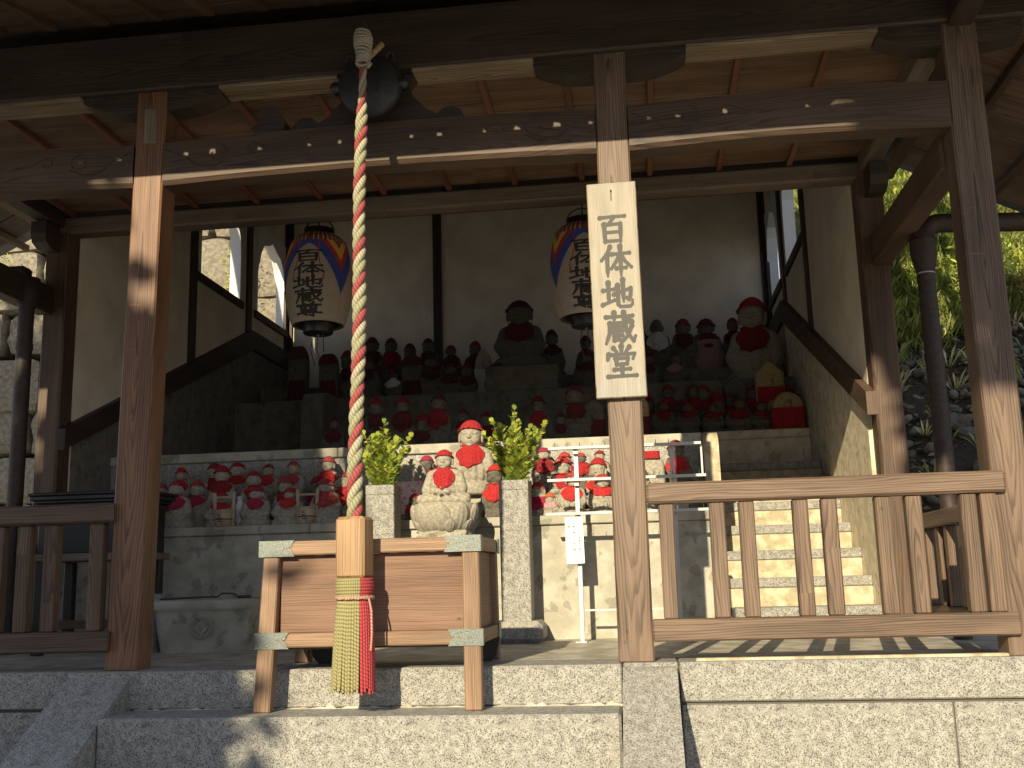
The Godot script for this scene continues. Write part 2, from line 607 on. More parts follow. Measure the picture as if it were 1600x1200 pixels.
	mk("pipe", lin(0.042, 0.025, 0.018), 0.6, cl, Vector3(2, 2, 2), 0.0, true)
	mk("tile", lin(0.10, 0.10, 0.105), 0.5)
	mk("white_paint", lin(0.72, 0.74, 0.76), 0.6)
	mk("dark_wash", lin(0.05, 0.046, 0.04), 0.9)
	var lf := mk("leaf_cypress", lin(0.36, 0.40, 0.055), 0.55)
	lf.backlight_enabled = true
	lf.backlight = Color(0.25, 0.3, 0.1)
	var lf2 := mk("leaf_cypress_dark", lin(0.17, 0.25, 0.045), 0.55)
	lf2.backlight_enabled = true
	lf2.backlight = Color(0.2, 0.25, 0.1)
	var lb := mk("leaf_bamboo", lin(0.15, 0.20, 0.045), 0.5)
	lb.vertex_color_use_as_albedo = true
	lb.albedo_color = Color.WHITE
	lb.backlight_enabled = true
	lb.backlight = Color(0.3, 0.34, 0.12)
	var ls := mk("litter_stone", Color.WHITE, 0.9)
	ls.vertex_color_use_as_albedo = true
	mk("leaf_tree", lin(0.05, 0.085, 0.025), 0.6)
	mk("bark", lin(0.10, 0.07, 0.05), 0.9)
	mk("twig", lin(0.16, 0.09, 0.05), 0.8)


func flower_cloth() -> ImageTexture:
	var w := 256
	var d := PackedByteArray()
	d.resize(w * w * 3)
	var r := RandomNumberGenerator.new()
	r.seed = 4
	for k in w * w:
		d[k * 3] = to_byte(0.70); d[k * 3 + 1] = to_byte(0.50); d[k * 3 + 2] = to_byte(0.48)
	for k in 60:
		var cx := r.randi_range(0, w - 1)
		var cy := r.randi_range(0, w - 1)
		var s := r.randf_range(6, 15)
		var c := Color(0.45, 0.06, 0.09) if k % 3 else Color(0.80, 0.74, 0.70)
		for y in range(-16, 17):
			for x in range(-16, 17):
				var a := atan2(y, x)
				if Vector2(x, y).length() < s * (0.7 + 0.3 * cos(a * 5.0)):
					var p := (posmod(cy + y, w) * w + posmod(cx + x, w)) * 3
					d[p] = to_byte(c.r); d[p + 1] = to_byte(c.g); d[p + 2] = to_byte(c.b)
	return tex(w, w, d)


func engraved_texture() -> ImageTexture:
	var w := 256
	var n := noise(0.035, 1, FastNoiseLite.TYPE_SIMPLEX, 91)
	n.domain_warp_enabled = true
	n.domain_warp_amplitude = 18.0
	n.domain_warp_frequency = 0.03
	var a := grey(n, w, w)
	var d := PackedByteArray()
	d.resize(w * w * 3)
	for k in w * w:
		var q := absf(fposmod(a[k] / 255.0 * 5.0, 1.0) - 0.5) * 2.0
		var t := 0.30 + 0.70 * smoothstep(0.25, 0.6, q)
		d[k * 3] = to_byte(t * 0.97); d[k * 3 + 1] = to_byte(t); d[k * 3 + 2] = to_byte(t)
	return tex(w, w, d)


# ---------------------------------------------------------------- ground, platform, steps
func ground_and_platform():
	structure("ground", box_mesh(Vector3(-90, -1.0, -90), Vector3(90, -0.62, 90), 0.0), M.gravel)
	# floor slab with the granite edging stones as its pieces
	var fl := structure("platform_floor", box_mesh(Vector3(-6.2, -0.60, -6.6), Vector3(3.4, 0.0, -0.25), 0.0), M.floor)
	put("mortar_bed", box_mesh(Vector3(-6.2, -0.61, -0.25), Vector3(3.4, -0.012, 0.028), 0.0), M.mortar, fl)
	var xs := [-6.2, -4.35, -2.81, -1.83, -0.135, 0.12, 1.78, 3.4]
	for k in xs.size() - 1:
		var a: float = xs[k] + 0.003
		var b: float = xs[k + 1] - 0.003
		var front := 0.05
		if k == 2 or k == 3: front = 0.10
		put("edging_stone", box_mesh(Vector3(a, -0.174, -0.25), Vector3(b, 0.0, front), 0.007), M.granite, fl)
	for s in [[-6.2, -4.9], [-4.9, -3.6], [-3.6, -2.81], [0.12, 1.30], [1.30, 2.5], [2.5, 3.4]]:
		put("face_stone", box_mesh(Vector3(s[0] + 0.003, -0.62, -0.2), Vector3(s[1] - 0.003, -0.188, 0.046), 0.007), M.granite, fl)
	# raised mortar fillet behind the edging, as worn cement
	put("cement_fillet", box_mesh(Vector3(0.2, -0.01, -0.05), Vector3(1.57, 0.012, 0.0), 0.005), M.cement, fl)


func steps_and_cheeks():
	var st := thing("stone_steps", "broad granite steps up to the hall between two sloping cheek stones", "steps", Vector3(-1.3, -0.62, 0.4))
	var o := -st.position
	for s in [[-2.48, -0.14]]:
		put("upper_step", box_mesh(Vector3(s[0], -0.47, 0.06), Vector3(s[1], -0.178, 0.405), 0.012), M.granite, st, o)
	var sm := [[-2.45, -0.182]]
	for k in 90:
		var x := -2.45 + 2.31 * k / 89.0
		sm.append([x, -0.171 + rng.randf_range(-0.006, 0.005) + (0.012 if rng.randf() < 0.08 else 0.0)])
	sm.append([-0.14, -0.182])
	put("mortar_seam", prism_mesh(sm, Vector3(0, 0, 0.096), Vector3.RIGHT, Vector3.UP, 0.012), M.floor, st, o)
	put("lower_step", box_mesh(Vector3(-2.48, -0.62, 0.3), Vector3(-0.14, -0.462, 0.75), 0.012), M.granite, st, o)
	for x in [-0.133, -2.80]:
		var w := 0.243 if x > -1 else 0.32
		var g := G.new()
		g.prism(PackedVector2Array([Vector2(0.055, -0.62), Vector2(0.055, -0.020), Vector2(0.075, -0.014), Vector2(0.10, -0.022), Vector2(1.03, -0.597), Vector2(1.04, -0.62)]), Vector3(x + w, 0, 0), Vector3(0, 0, 1), Vector3(0, 1, 0), w)
		put("cheek_stone", g.mesh(), M.granite, st, o)


# ---------------------------------------------------------------- the hall
const POSTS := [-4.27, -2.545, -0.07, 1.655]


func curve_beam(g: G, x0: float, x1: float, ylo: float, yhi: float, z0: float, z1: float, rise: float, ch := 0.022, nick := 0.0):
	# a beam along x that bows up in the middle, its lower edges chamfered
	var prof := [Vector2(z1, yhi), Vector2(z1 + 0.004, (ylo + yhi) * 0.5), Vector2(z1, ylo + ch), Vector2(z1 - ch * 0.8, ylo), Vector2(z0 + ch * 0.8, ylo), Vector2(z0, ylo + ch), Vector2(z0, yhi)]
	var N := 28
	for s in prof.size():
		var a: Vector2 = prof[s]
		var b: Vector2 = prof[(s + 1) % prof.size()]
		var nn := Vector3(0, -(b.x - a.x), (b.y - a.y)).normalized()
		if nn.z * (a.x + b.x - z0 - z1) < 0 and absf(nn.z) > 0.3: nn = -nn
		if absf(nn.z) <= 0.3: nn = Vector3(0, 1 if a.y > (ylo + yhi) * 0.5 else -1, 0)
		for k in N:
			var f0 := float(k) / N
			var f1 := float(k + 1) / N
			var d0 := rise * sin(PI * f0) - (nick if (f0 < 0.001) else 0.0)
			var d1 := rise * sin(PI * f1) - (nick if (f1 > 0.999) else 0.0)
			var xa := lerpf(x0, x1, f0)
			var xb := lerpf(x0, x1, f1)
			var va := s * 0.07
			g.quad(Vector3(xa, a.y + d0, a.x), Vector3(xb, a.y + d1, a.x), Vector3(xb, b.y + d1, b.x), Vector3(xa, b.y + d0, b.x), nn, Vector2(xa, va), Vector2(xb, va), Vector2(xb, va + a.distance_to(b)), Vector2(xa, va + a.distance_to(b)))


func spiral_pts(cx: float, cy: float, r0: float, r1: float, a0: float, a1: float, z: float, tail: Array) -> Array:
	var pts := []
	for k in 22:
		var f := k / 21.0
		var a := lerpf(a0, a1, f)
		var r := lerpf(r0, r1, f)
		pts.append(Vector3(cx + cos(a) * r * 1.25, cy + sin(a) * r, z))
	for q in tail:
		pts.append(Vector3(q[0], q[1], z))
	return pts


func hall():
	var h := thing("shrine_hall", "dark timber hall with plaster walls, open front posts and a deep shadowed interior", "hall", Vector3(-1.3, 0, -1.8))
	var o := -h.position
	# front posts
	for k in 4:
		var x: float = POSTS[k]
		var g := G.new()
		var uvc := Vector2(1.52 + 0.28, 0.051 + 0.25 * (k % 2))
		var lean := Basis(Vector3.BACK, -0.016) if k == 1 else Basis()
		g.box(Vector3(x - (0.018 if k == 1 else 0.0), 1.52, -0.083), Vector3(0.166, 3.05, 0.166), 0.009, lean, 1, uvc)
		put("front_post", g.mesh(), M.wood_post if k < 2 else M.wood_post_brown, h, o)
	put("post_patch", box_mesh(Vector3(-2.575, 2.74, -0.01), Vector3(-2.50, 2.94, 0.006), 0.003), M.wood_grey, h, o)
	put("mortise_plug", box_mesh(Vector3(1.69, 2.70, -0.01), Vector3(1.735, 2.79, 0.008), 0.003), M.wood_old, h, o)
	# worn pale feet of the posts
	# great front beam, pale board strips between the boat-shaped arms carry the ground bounce under it
	put("front_beam", box_mesh(Vector3(-5.2, 3.04, -0.15), Vector3(1.98, 3.37, 0.03), 0.012), M.wood_dark, h, o)
	for q in [[-4.95, -4.66], [-3.88, -2.94], [-2.155, -1.50], [-1.10, -0.46], [0.32, 1.265]]:
		put("beam_sole", box_mesh(Vector3(q[0], 3.018, -0.146), Vector3(q[1], 3.0395, 0.022), 0.004), M.wood_pale, h, o)
	put("beam_end", box_mesh(Vector3(1.6, 3.02, -0.62), Vector3(1.72, 3.30, 0.25), 0.01, 2), M.wood_dark, h, o)
	for k in 4:
		var x: float = POSTS[k]
		var pts := [[-0.39, 3.039], [-0.39, 3.005], [-0.36, 2.99], [-0.30, 2.965], [-0.23, 2.945], [-0.15, 2.935], [0.15, 2.935], [0.23, 2.945], [0.30, 2.965], [0.36, 2.99], [0.39, 3.005], [0.39, 3.039]]
		if k == 3: pts = [[-0.39, 3.039], [-0.39, 3.005], [-0.36, 2.99], [-0.30, 2.965], [-0.23, 2.945], [-0.15, 2.935], [0.15, 2.935], [0.30, 2.96], [0.30, 3.039]]
		put("boat_arm", prism_mesh(pts, Vector3(x, 0, -0.148), Vector3.RIGHT, Vector3.UP, 0.135, false), M.wood_dark, h, o)
	# bowed tie beams between the posts
	for k in 3:
		var x0: float = POSTS[k] + 0.083
		var x1: float = POSTS[k + 1] - 0.083
		var g := G.new()
		curve_beam(g, x0, x1, 2.502, 2.735, -0.145, 0.002, 0.022)
		put("tie_beam", g.mesh(), M.wood_beam, h, o)
		for s in [-1.0, 1.0]:
			if k == 2 and s > 0: continue
			var c: G
			var e := x0 if s < 0 else x1
			var z := 0.0055
			var m: float = -s
			c = G.new()
			c.tube(spiral_pts(e + m * 0.30, 2.655, 0.055, 0.018, PI * 0.5 if s > 0 else PI * 0.5, PI * 0.5 + TAU * 0.85 * s, z, []), [0.0045], 5)
			put("carved_scroll", c.mesh(), M.wood_dark, h, o)
			c = G.new()
			c.tube([Vector3(e + m * 0.36, 2.62, z), Vector3(e + m * 0.28, 2.585, z), Vector3(e + m * 0.18, 2.60, z), Vector3(e + m * 0.12, 2.655, z), Vector3(e + m * 0.06, 2.675, z), Vector3(e + m * 0.01, 2.70, z)], [0.004, 0.006, 0.006, 0.005, 0.004, 0.003], 5)
			put("carved_scroll", c.mesh(), M.wood_dark, h, o)
			c = G.new()
			c.tube(spiral_pts(e + m * 0.50, 2.665, 0.035, 0.012, PI * 0.5, PI * 0.5 - TAU * 0.7 * s, z, []), [0.0035], 5)
			put("carved_scroll", c.mesh(), M.wood_dark, h, o)
			c = G.new()
			c.tube([Vector3(e + m * 0.50, 2.70, z), Vector3(e + m * 0.58, 2.665, z), Vector3(e + m * 0.68, 2.655, z)], [0.004, 0.003, 0.002], 5)
			put("carved_scroll", c.mesh(), M.wood_dark, h, o)
	# frog-leg strut between tie beam and front beam
	var fl := []
	for s in [-1, 1]:
		var half := [[0.0, 3.036], [0.22, 3.036], [0.17, 2.97], [0.20, 2.90], [0.26, 2.835], [0.32, 2.80], [0.355, 2.83], [0.40, 2.84], [0.445, 2.815], [0.47, 2.772], [0.10, 2.762], [0.0, 2.762]]
		if s < 0:
			half.reverse()
			for q in half: fl.append([-q[0], q[1]])
		else:
			for q in half: fl.append(q)
	var clean := []
	for q in fl:
		if clean.is_empty() or absf(clean[-1][0] - q[0]) + absf(clean[-1][1] - q[1]) > 0.001: clean.append(q)
	if absf(clean[0][0] - clean[-1][0]) + absf(clean[0][1] - clean[-1][1]) < 0.001: clean.pop_back()
	put("frog_leg_strut", prism_mesh(clean, Vector3(-1.30, 0, -0.115), Vector3.RIGHT, Vector3.UP, 0.075), M.wood_dark, h, o)
	# carved wooden nose on the left tie beam
	put("beam_nose", prism_mesh([[-0.06, 2.735], [0.09, 2.735], [0.105, 2.79], [0.085, 2.82], [0.05, 2.875], [-0.02, 2.885], [-0.045, 2.86], [-0.04, 2.80], [-0.085, 2.77]], Vector3(-1.90, 0.02, -0.16), Vector3.RIGHT, Vector3.UP, 0.14), M.wood_dark, h, o)
	# inner posts, inner front beam, side tie beams and their noses
	for s in [-1, 1]:
		var x := 1.575 if s > 0 else -4.135
		var g := G.new()
		g.box(Vector3(x, 1.48, -1.885), Vector3(0.17, 2.96, 0.17), 0.012, Basis(), 1, Vector2(1.5, 0.375))
		put("inner_post", g.mesh(), M.wood_old, h, o)
		var xb := 1.615 if s > 0 else -4.20
		g = G.new()
		g.bar(Vector3(xb, 2.44, -0.16), Vector3(xb, 2.44, -1.81), 0.13, 0.20, 0.012)
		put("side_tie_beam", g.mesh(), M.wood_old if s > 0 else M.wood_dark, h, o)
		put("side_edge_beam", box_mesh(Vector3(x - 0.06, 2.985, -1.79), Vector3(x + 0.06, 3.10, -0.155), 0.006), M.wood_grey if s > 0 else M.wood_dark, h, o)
		var nx := 1.60 if s > 0 else -4.17
		put("post_nose", prism_mesh([[0.0, 2.80], [0.10, 2.80], [0.17, 2.83], [0.19, 2.89], [0.19, 2.98], [0.0, 2.98]], Vector3(nx + 0.055, 0, -1.80), Vector3(0, 0, 1), Vector3.UP, 0.11), M.wood_dark, h, o)
	put("inner_beam", box_mesh(Vector3(-4.22, 2.945, -1.95), Vector3(1.66, 3.065, -1.80), 0.014), M.wood_grey, h, o)
	# ceiling of the front aisle: six wide boards and the battens under them
	for k in 6:
		var z1 := -0.15 - k * 0.275
		var bd := box_mesh(Vector3(-4.3, 3.092 + 0.002 * (k % 2), z1 - 0.273), Vector3(1.62, 3.11 + 0.002 * (k % 2), z1 - 0.002), 0.003)
		put("ceiling_board", bd, M.wood_ceiling, h, o)
	for k in 12:
		var x := 1.07 - 0.462 * k
		put("ceiling_batten", box_mesh(Vector3(x - 0.018, 3.062, -1.80), Vector3(x + 0.018, 3.091, -0.15), 0.004), M.wood_batten, h, o)
	# closing boards above the inner beam, inner ceiling
	put("transom_board", box_mesh(Vector3(-4.2, 3.066, -1.93), Vector3(1.6, 4.86, -1.86), 0.0), M.wood_dark, h, o)
	put("inner_ceiling", box_mesh(Vector3(-4.3, 4.80, -6.7), Vector3(1.7, 4.86, -1.94), 0.0), M.wood_dark, h, o)
	for k in 9:
		var x := 1.15 - 0.55 * k
		put("inner_batten", box_mesh(Vector3(x - 0.02, 4.76, -6.45), Vector3(x + 0.02, 4.798, -1.95), 0.004), M.wood_dark, h, o)
	# back wall: three plaster panels between dark stiles
	var bx := [-4.05, -2.25, -0.31, 1.49]
	for k in 3:
		put("plaster_panel", box_mesh(Vector3(bx[k], 0, -6.62), Vector3(bx[k + 1], 4.64, -6.5), 0.0), M.plaster, h, o)
	for x in [-4.03, -2.25, -0.31, 1.47]:
		put("stile", box_mesh(Vector3(x - 0.05, 2.0, -6.51), Vector3(x + 0.05, 4.65, -6.465), 0.004), M.wood_dark, h, o)
	put("frieze_rail", box_mesh(Vector3(-4.05, 4.62, -6.6), Vector3(1.49, 4.80, -6.46), 0.004), M.wood_dark, h, o)
	put("wall_filler", box_mesh(Vector3(-4.3, 4.46, -6.72), Vector3(1.7, 4.9, -6.61), 0.0), M.wood_dark, h, o)
	for k in 11:
		var x := 1.2 - 0.5 * k
		put("frieze_strut", box_mesh(Vector3(x - 0.025, 4.65, -6.47), Vector3(x + 0.025, 4.79, -6.445), 0.003), M.wood_dark, h, o)
	for s in [-1, 1]:
		side_wall(h, o, s)
	# gong frame ring and hook on the front beam


func side_wall(h: Node3D, o: Vector3, s: int):
	var xi := 1.49 if s > 0 else -4.05
	var xo := xi + 0.09 * s
	var a := minf(xi, xo)
	var b := maxf(xi, xo)
	var p := func(called: String, z0: float, y0: float, z1: float, y1: float):
		put(called, box_mesh(Vector3(a, y0, minf(z0, z1)), Vector3(b, y1, maxf(z0, z1)), 0.0), M.plaster, h, o)
	# openings: 3.97..5.05 and 5.45..6.35 in depth, sills at 3.28
	p.call("plaster_panel", -1.972, 0.0, -4.02, 4.8)
	p.call("plaster_panel", -4.02, 0.0, -5.05, 3.27)
	p.call("plaster_panel", -4.02, 4.45, -5.05, 4.8)
	p.call("plaster_panel", -5.05, 0.0, -5.48, 4.8)
	p.call("plaster_panel", -5.48, 0.0, -6.42, 3.27)
	p.call("plaster_panel", -5.48, 4.30, -6.42, 4.8)
	p.call("plaster_panel", -6.42, 0.0, -6.62, 4.8)
	for w in [[-4.02, -5.05, 4.45], [-5.48, -6.42, 4.30]]:
		var z0: float = w[0]
		var z1: float = w[1]
		var top: float = w[2]
		var fr := Node3D.new()
		fr.name = "bell_window" if not h.has_node("bell_window") and not h.has_node("bell_window_001") else "bell_window_%03d" % (1 + h.get_children().filter(func(q): return str(q.name).begins_with("bell_window")).size())
		h.add_child(fr)
		fr.position = o
		var m := (z0 + z1) * 0.5
		var hw := (z0 - z1) * 0.5
		# each half: jamb that curves inward to a point at the top, as in a bell shape
		for e in [-1.0, 1.0]:
			var pts := [[e * hw, 3.30], [e * hw, top], [0.0, top], [0.0, top - 0.10], [e * hw * 0.25, top - 0.16], [e * hw * 0.55, top - 0.20], [e * hw * 0.72, top - 0.30], [e * (hw - 0.055), top - 0.48], [e * (hw - 0.035), 3.75], [e * (hw - 0.035), 3.30]]
			var q := []
			for r in pts: q.append([-r[0], r[1]])
			put("window_jamb", prism_mesh(q, Vector3(a - 0.012, 0, m), Vector3(0, 0, -1), Vector3.UP, 0.114), M.white_paint, fr)
		put("window_sill", box_mesh(Vector3(a - 0.03, 3.22, z1 - 0.05), Vector3(b + 0.03, 3.30, z0 + 0.05), 0.005), M.wood_dark, fr)
	# dark stiles and the wainscot rail that climbs with the stairs, proud of the plaster
	var t0 := xi - 0.024 * s
	var put_trim := func(called: String, z0: float, y0: float, z1: float, y1: float):
		put(called, box_mesh(Vector3(minf(t0, xi + 0.01 * s), y0, minf(z0, z1)), Vector3(maxf(t0, xi + 0.01 * s), y1, maxf(z0, z1)), 0.003), M.wood_dark, h, o)
	put_trim.call("stile", -3.83, 2.3, -3.96, 4.8)
	put_trim.call("stile", -5.20, 2.9, -5.33, 4.8)
	put_trim.call("stile", -6.38, 2.9, -6.46, 4.8)
	var bx0 := minf(xi - 0.055 * s, xi + 0.01 * s)
	var rail := [[1.80, 1.36], [1.80, 1.51], [5.30, 3.04], [6.47, 3.04], [6.47, 2.84], [5.34, 2.84]]
	var lower := [[1.98, 0.0], [1.98, 1.425], [5.34, 2.835], [6.47, 2.835], [6.47, 0.0]]
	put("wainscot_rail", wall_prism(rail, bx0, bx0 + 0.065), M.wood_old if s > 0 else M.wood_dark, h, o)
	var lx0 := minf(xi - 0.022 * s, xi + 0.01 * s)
	put("lower_wall", wall_prism(lower, lx0, lx0 + 0.032), M.cement_bounce if s > 0 else M.concrete_shaded, h, o)  # right side lightened for bounce light, left side darkened for shade


func wall_prism(pts: Array, x0: float, x1: float) -> ArrayMesh:
	# polygon of (depth behind the front, height) between two x planes; ex x ey = (0,0,-1) x up = +x
	return prism_mesh(pts, Vector3(x0, 0, 0), Vector3(0, 0, -1), Vector3.UP, x1 - x0)


func roof():
	var r := thing("hall_roof", "deep tiled roof of the hall with rafters under its front eave", "roof", Vector3(-1.3, 3.4, -1.8))
	var o := -r.position
	# solid roof body: (depth, height)
	var body := [[-1.16, 3.215], [-1.18, 3.33], [3.3, 6.0], [7.05, 4.62], [7.0, 4.50], [6.75, 4.95], [1.9, 4.95], [1.85, 3.66], [0.1, 3.50]]
	put("roof_body", wall_prism(body, -4.35, 1.78), M.wood_dark, r, o)
	# soffit boards running along the eave and the rafters under them
	for k in 7:
		var z := 1.10 - k * 0.17
		var y := 3.20 + (1.16 - z) * 0.235
		var g := G.new()
		var bs := Basis(Vector3.RIGHT, atan(0.235))
		g.box(Vector3(-1.5, y - 0.004, z), Vector3(7.6, 0.016, 0.166), 0.002, bs, 0)
		put("soffit_board", g.mesh(), M.wood_old, r, o)
	for k in 26:
		var x := -5.2 + k * 0.30
		var g := G.new()
		g.bar(Vector3(x, 3.45, 0.06), Vector3(x, 3.196, 1.14), 0.055, 0.06, 0.004)
		put("rafter", g.mesh(), M.wood_old, r, o)
	# eave board, then tiles that touch it only between small lens-shaped gaps
	var ye := 2.562 + 0.42 * 1.18
	put("eave_board", box_mesh(Vector3(-5.3, ye, 1.18), Vector3(2.9, ye + 0.092, 1.20), 0.002), M.wood_old, r, o)
	var poly := []
	poly.append([-5.3, ye + 0.20])
	var x := -5.3
	var rr := RandomNumberGenerator.new()
	rr.seed = 12
	while x < 2.5:
		var w := (0.15 if x < -0.4 else 0.11) + rr.randf() * rr.randf() * 0.40
		var gap := (0.022 + rr.randf() * 0.032) if x < 0.3 else minf(w * 0.8, 0.05 + rr.randf() * 0.13)
		poly.append([x, ye + 0.085])
		poly.append([x + w - gap, ye + 0.085])
		var top := ye + 0.119 + rr.randf() * 0.014
		poly.append([x + w - gap * (0.6 + rr.randf() * 0.3), top])
		poly.append([x + w - gap * 0.2, top - rr.randf() * 0.016])
		x += w
	poly.append([2.9, ye + 0.085])
	poly.append([2.9, ye + 0.20])
	poly.reverse()
	put("eave_tile_row", prism_mesh(poly, Vector3(0, 0, 1.201), Vector3.RIGHT, Vector3.UP, 0.02), M.tile, r, o)
	var tiles := G.new()
	for k in 30:
		tiles.tube([Vector3(-5.2 + k * 0.27, ye + 0.24, 1.26), Vector3(-5.2 + k * 0.27, 5.9, -3.2)], [0.07], 8)
	var tl := put("roof_tiles", tiles.mesh(), M.tile, r, o)
	tl.set_meta("kind", "stuff")
	# side eaves that slope down to left and right; boards run down the slope over cross battens
	for s in [-1, 1]:
		var x0 := 1.70 if s > 0 else -4.35
		var x1 := 2.95 if s > 0 else -5.6
		var y0 := 3.34
		var y1 := 2.72
		var sl := Vector3(x1 - x0, y1 - y0, 0).normalized()
		var up := Vector3(-sl.y * s, absf(sl.x), 0)
		var ax := Basis(sl, up * 1.0, sl.cross(up))
		for k in 11:
			var z := 0.75 - k * 0.29
			var g := G.new()
			g.box(Vector3((x0 + x1) * 0.5, (y0 + y1) * 0.5, z) + up * (0.003 * (k % 2)), Vector3(1.4, 0.02, 0.284), 0.002, ax, 0)
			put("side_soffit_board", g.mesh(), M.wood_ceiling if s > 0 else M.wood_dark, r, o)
		for k in 4:
			var f := 0.08 + k * 0.28
			var c := Vector3(lerpf(x0, x1, f), lerpf(y0, y1, f), 0) - up * 0.035
			var g := G.new()
			g.bar(Vector3(c.x, c.y, 0.88), Vector3(c.x, c.y, -2.45), 0.045, 0.045, 0.003)
			put("side_batten", g.mesh(), M.wood_old, r, o)
		var g2 := G.new()
		g2.box(Vector3((x0 + x1) * 0.5, (y0 + y1) * 0.5, -0.77) + up * 0.09, Vector3(1.5, 0.13, 3.4), 0.01, ax, 0)
		put("side_roof", g2.mesh(), M.tile, r, o)
		var g3 := G.new()
		g3.bar(Vector3(x0 + 0.13 * s, 3.20, 0.55), Vector3(x0 + 0.13 * s, 3.20, -2.4), 0.10, 0.12, 0.006)
		put("side_purlin", g3.mesh(), M.wood_old, r, o)


# ---------------------------------------------------------------- railings
func railing(label: String, x0: float, x1: float, bal: Array, mat: Material) -> Node3D:
	var r := thing("wooden_railing", label, "railing", Vector3((x0 + x1) * 0.5, 0, 0), "wooden railings between the posts")
	var o := -r.position
	var g := G.new()
	g.box(Vector3((x0 + x1) * 0.5, 0.77, -0.005), Vector3(x1 - x0, 0.098, 0.085), 0.012, Basis(), 0, Vector2(1.2 + x0 * 0.1, 0.12))
	put("top_rail", g.mesh(), mat, r, o)
	g = G.new()
	g.box(Vector3((x0 + x1) * 0.5, 0.14, -0.01), Vector3(x1 - x0, 0.10, 0.085), 0.008, Basis(), 0, Vector2(2.0 + x0 * 0.1, 0.37))
	put("bottom_rail", g.mesh(), mat, r, o)
	for b in bal:
		put("baluster", box_mesh(Vector3(b - 0.035, 0.19, -0.05), Vector3(b + 0.035, 0.722, 0.015), 0.006), mat, r, o)
	return r


func railings():
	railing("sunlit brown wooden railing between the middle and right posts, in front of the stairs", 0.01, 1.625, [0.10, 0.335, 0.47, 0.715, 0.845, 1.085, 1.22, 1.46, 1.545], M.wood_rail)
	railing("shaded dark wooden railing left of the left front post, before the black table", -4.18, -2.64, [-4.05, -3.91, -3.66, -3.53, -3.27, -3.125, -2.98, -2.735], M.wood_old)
	for s in [1, -1]:
		var x := 1.66 if s > 0 else -4.24
		var r := thing("side_railing", "short side railing running back from the %s post to the inner post" % ["right front", "far left front"][0 if s > 0 else 1], "railing", Vector3(x, 0, -0.95), "side railings")
		var o := -r.position
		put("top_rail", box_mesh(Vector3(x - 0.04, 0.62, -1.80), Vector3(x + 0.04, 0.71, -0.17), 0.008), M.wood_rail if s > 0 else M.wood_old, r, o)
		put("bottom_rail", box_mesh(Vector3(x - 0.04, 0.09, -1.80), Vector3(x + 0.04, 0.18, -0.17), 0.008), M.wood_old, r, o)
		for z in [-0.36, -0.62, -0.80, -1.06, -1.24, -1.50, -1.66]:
			put("baluster", box_mesh(Vector3(x - 0.028, 0.18, z - 0.033), Vector3(x + 0.028, 0.62, z + 0.033), 0.005), M.wood_rail if s > 0 else M.wood_old, r, o)


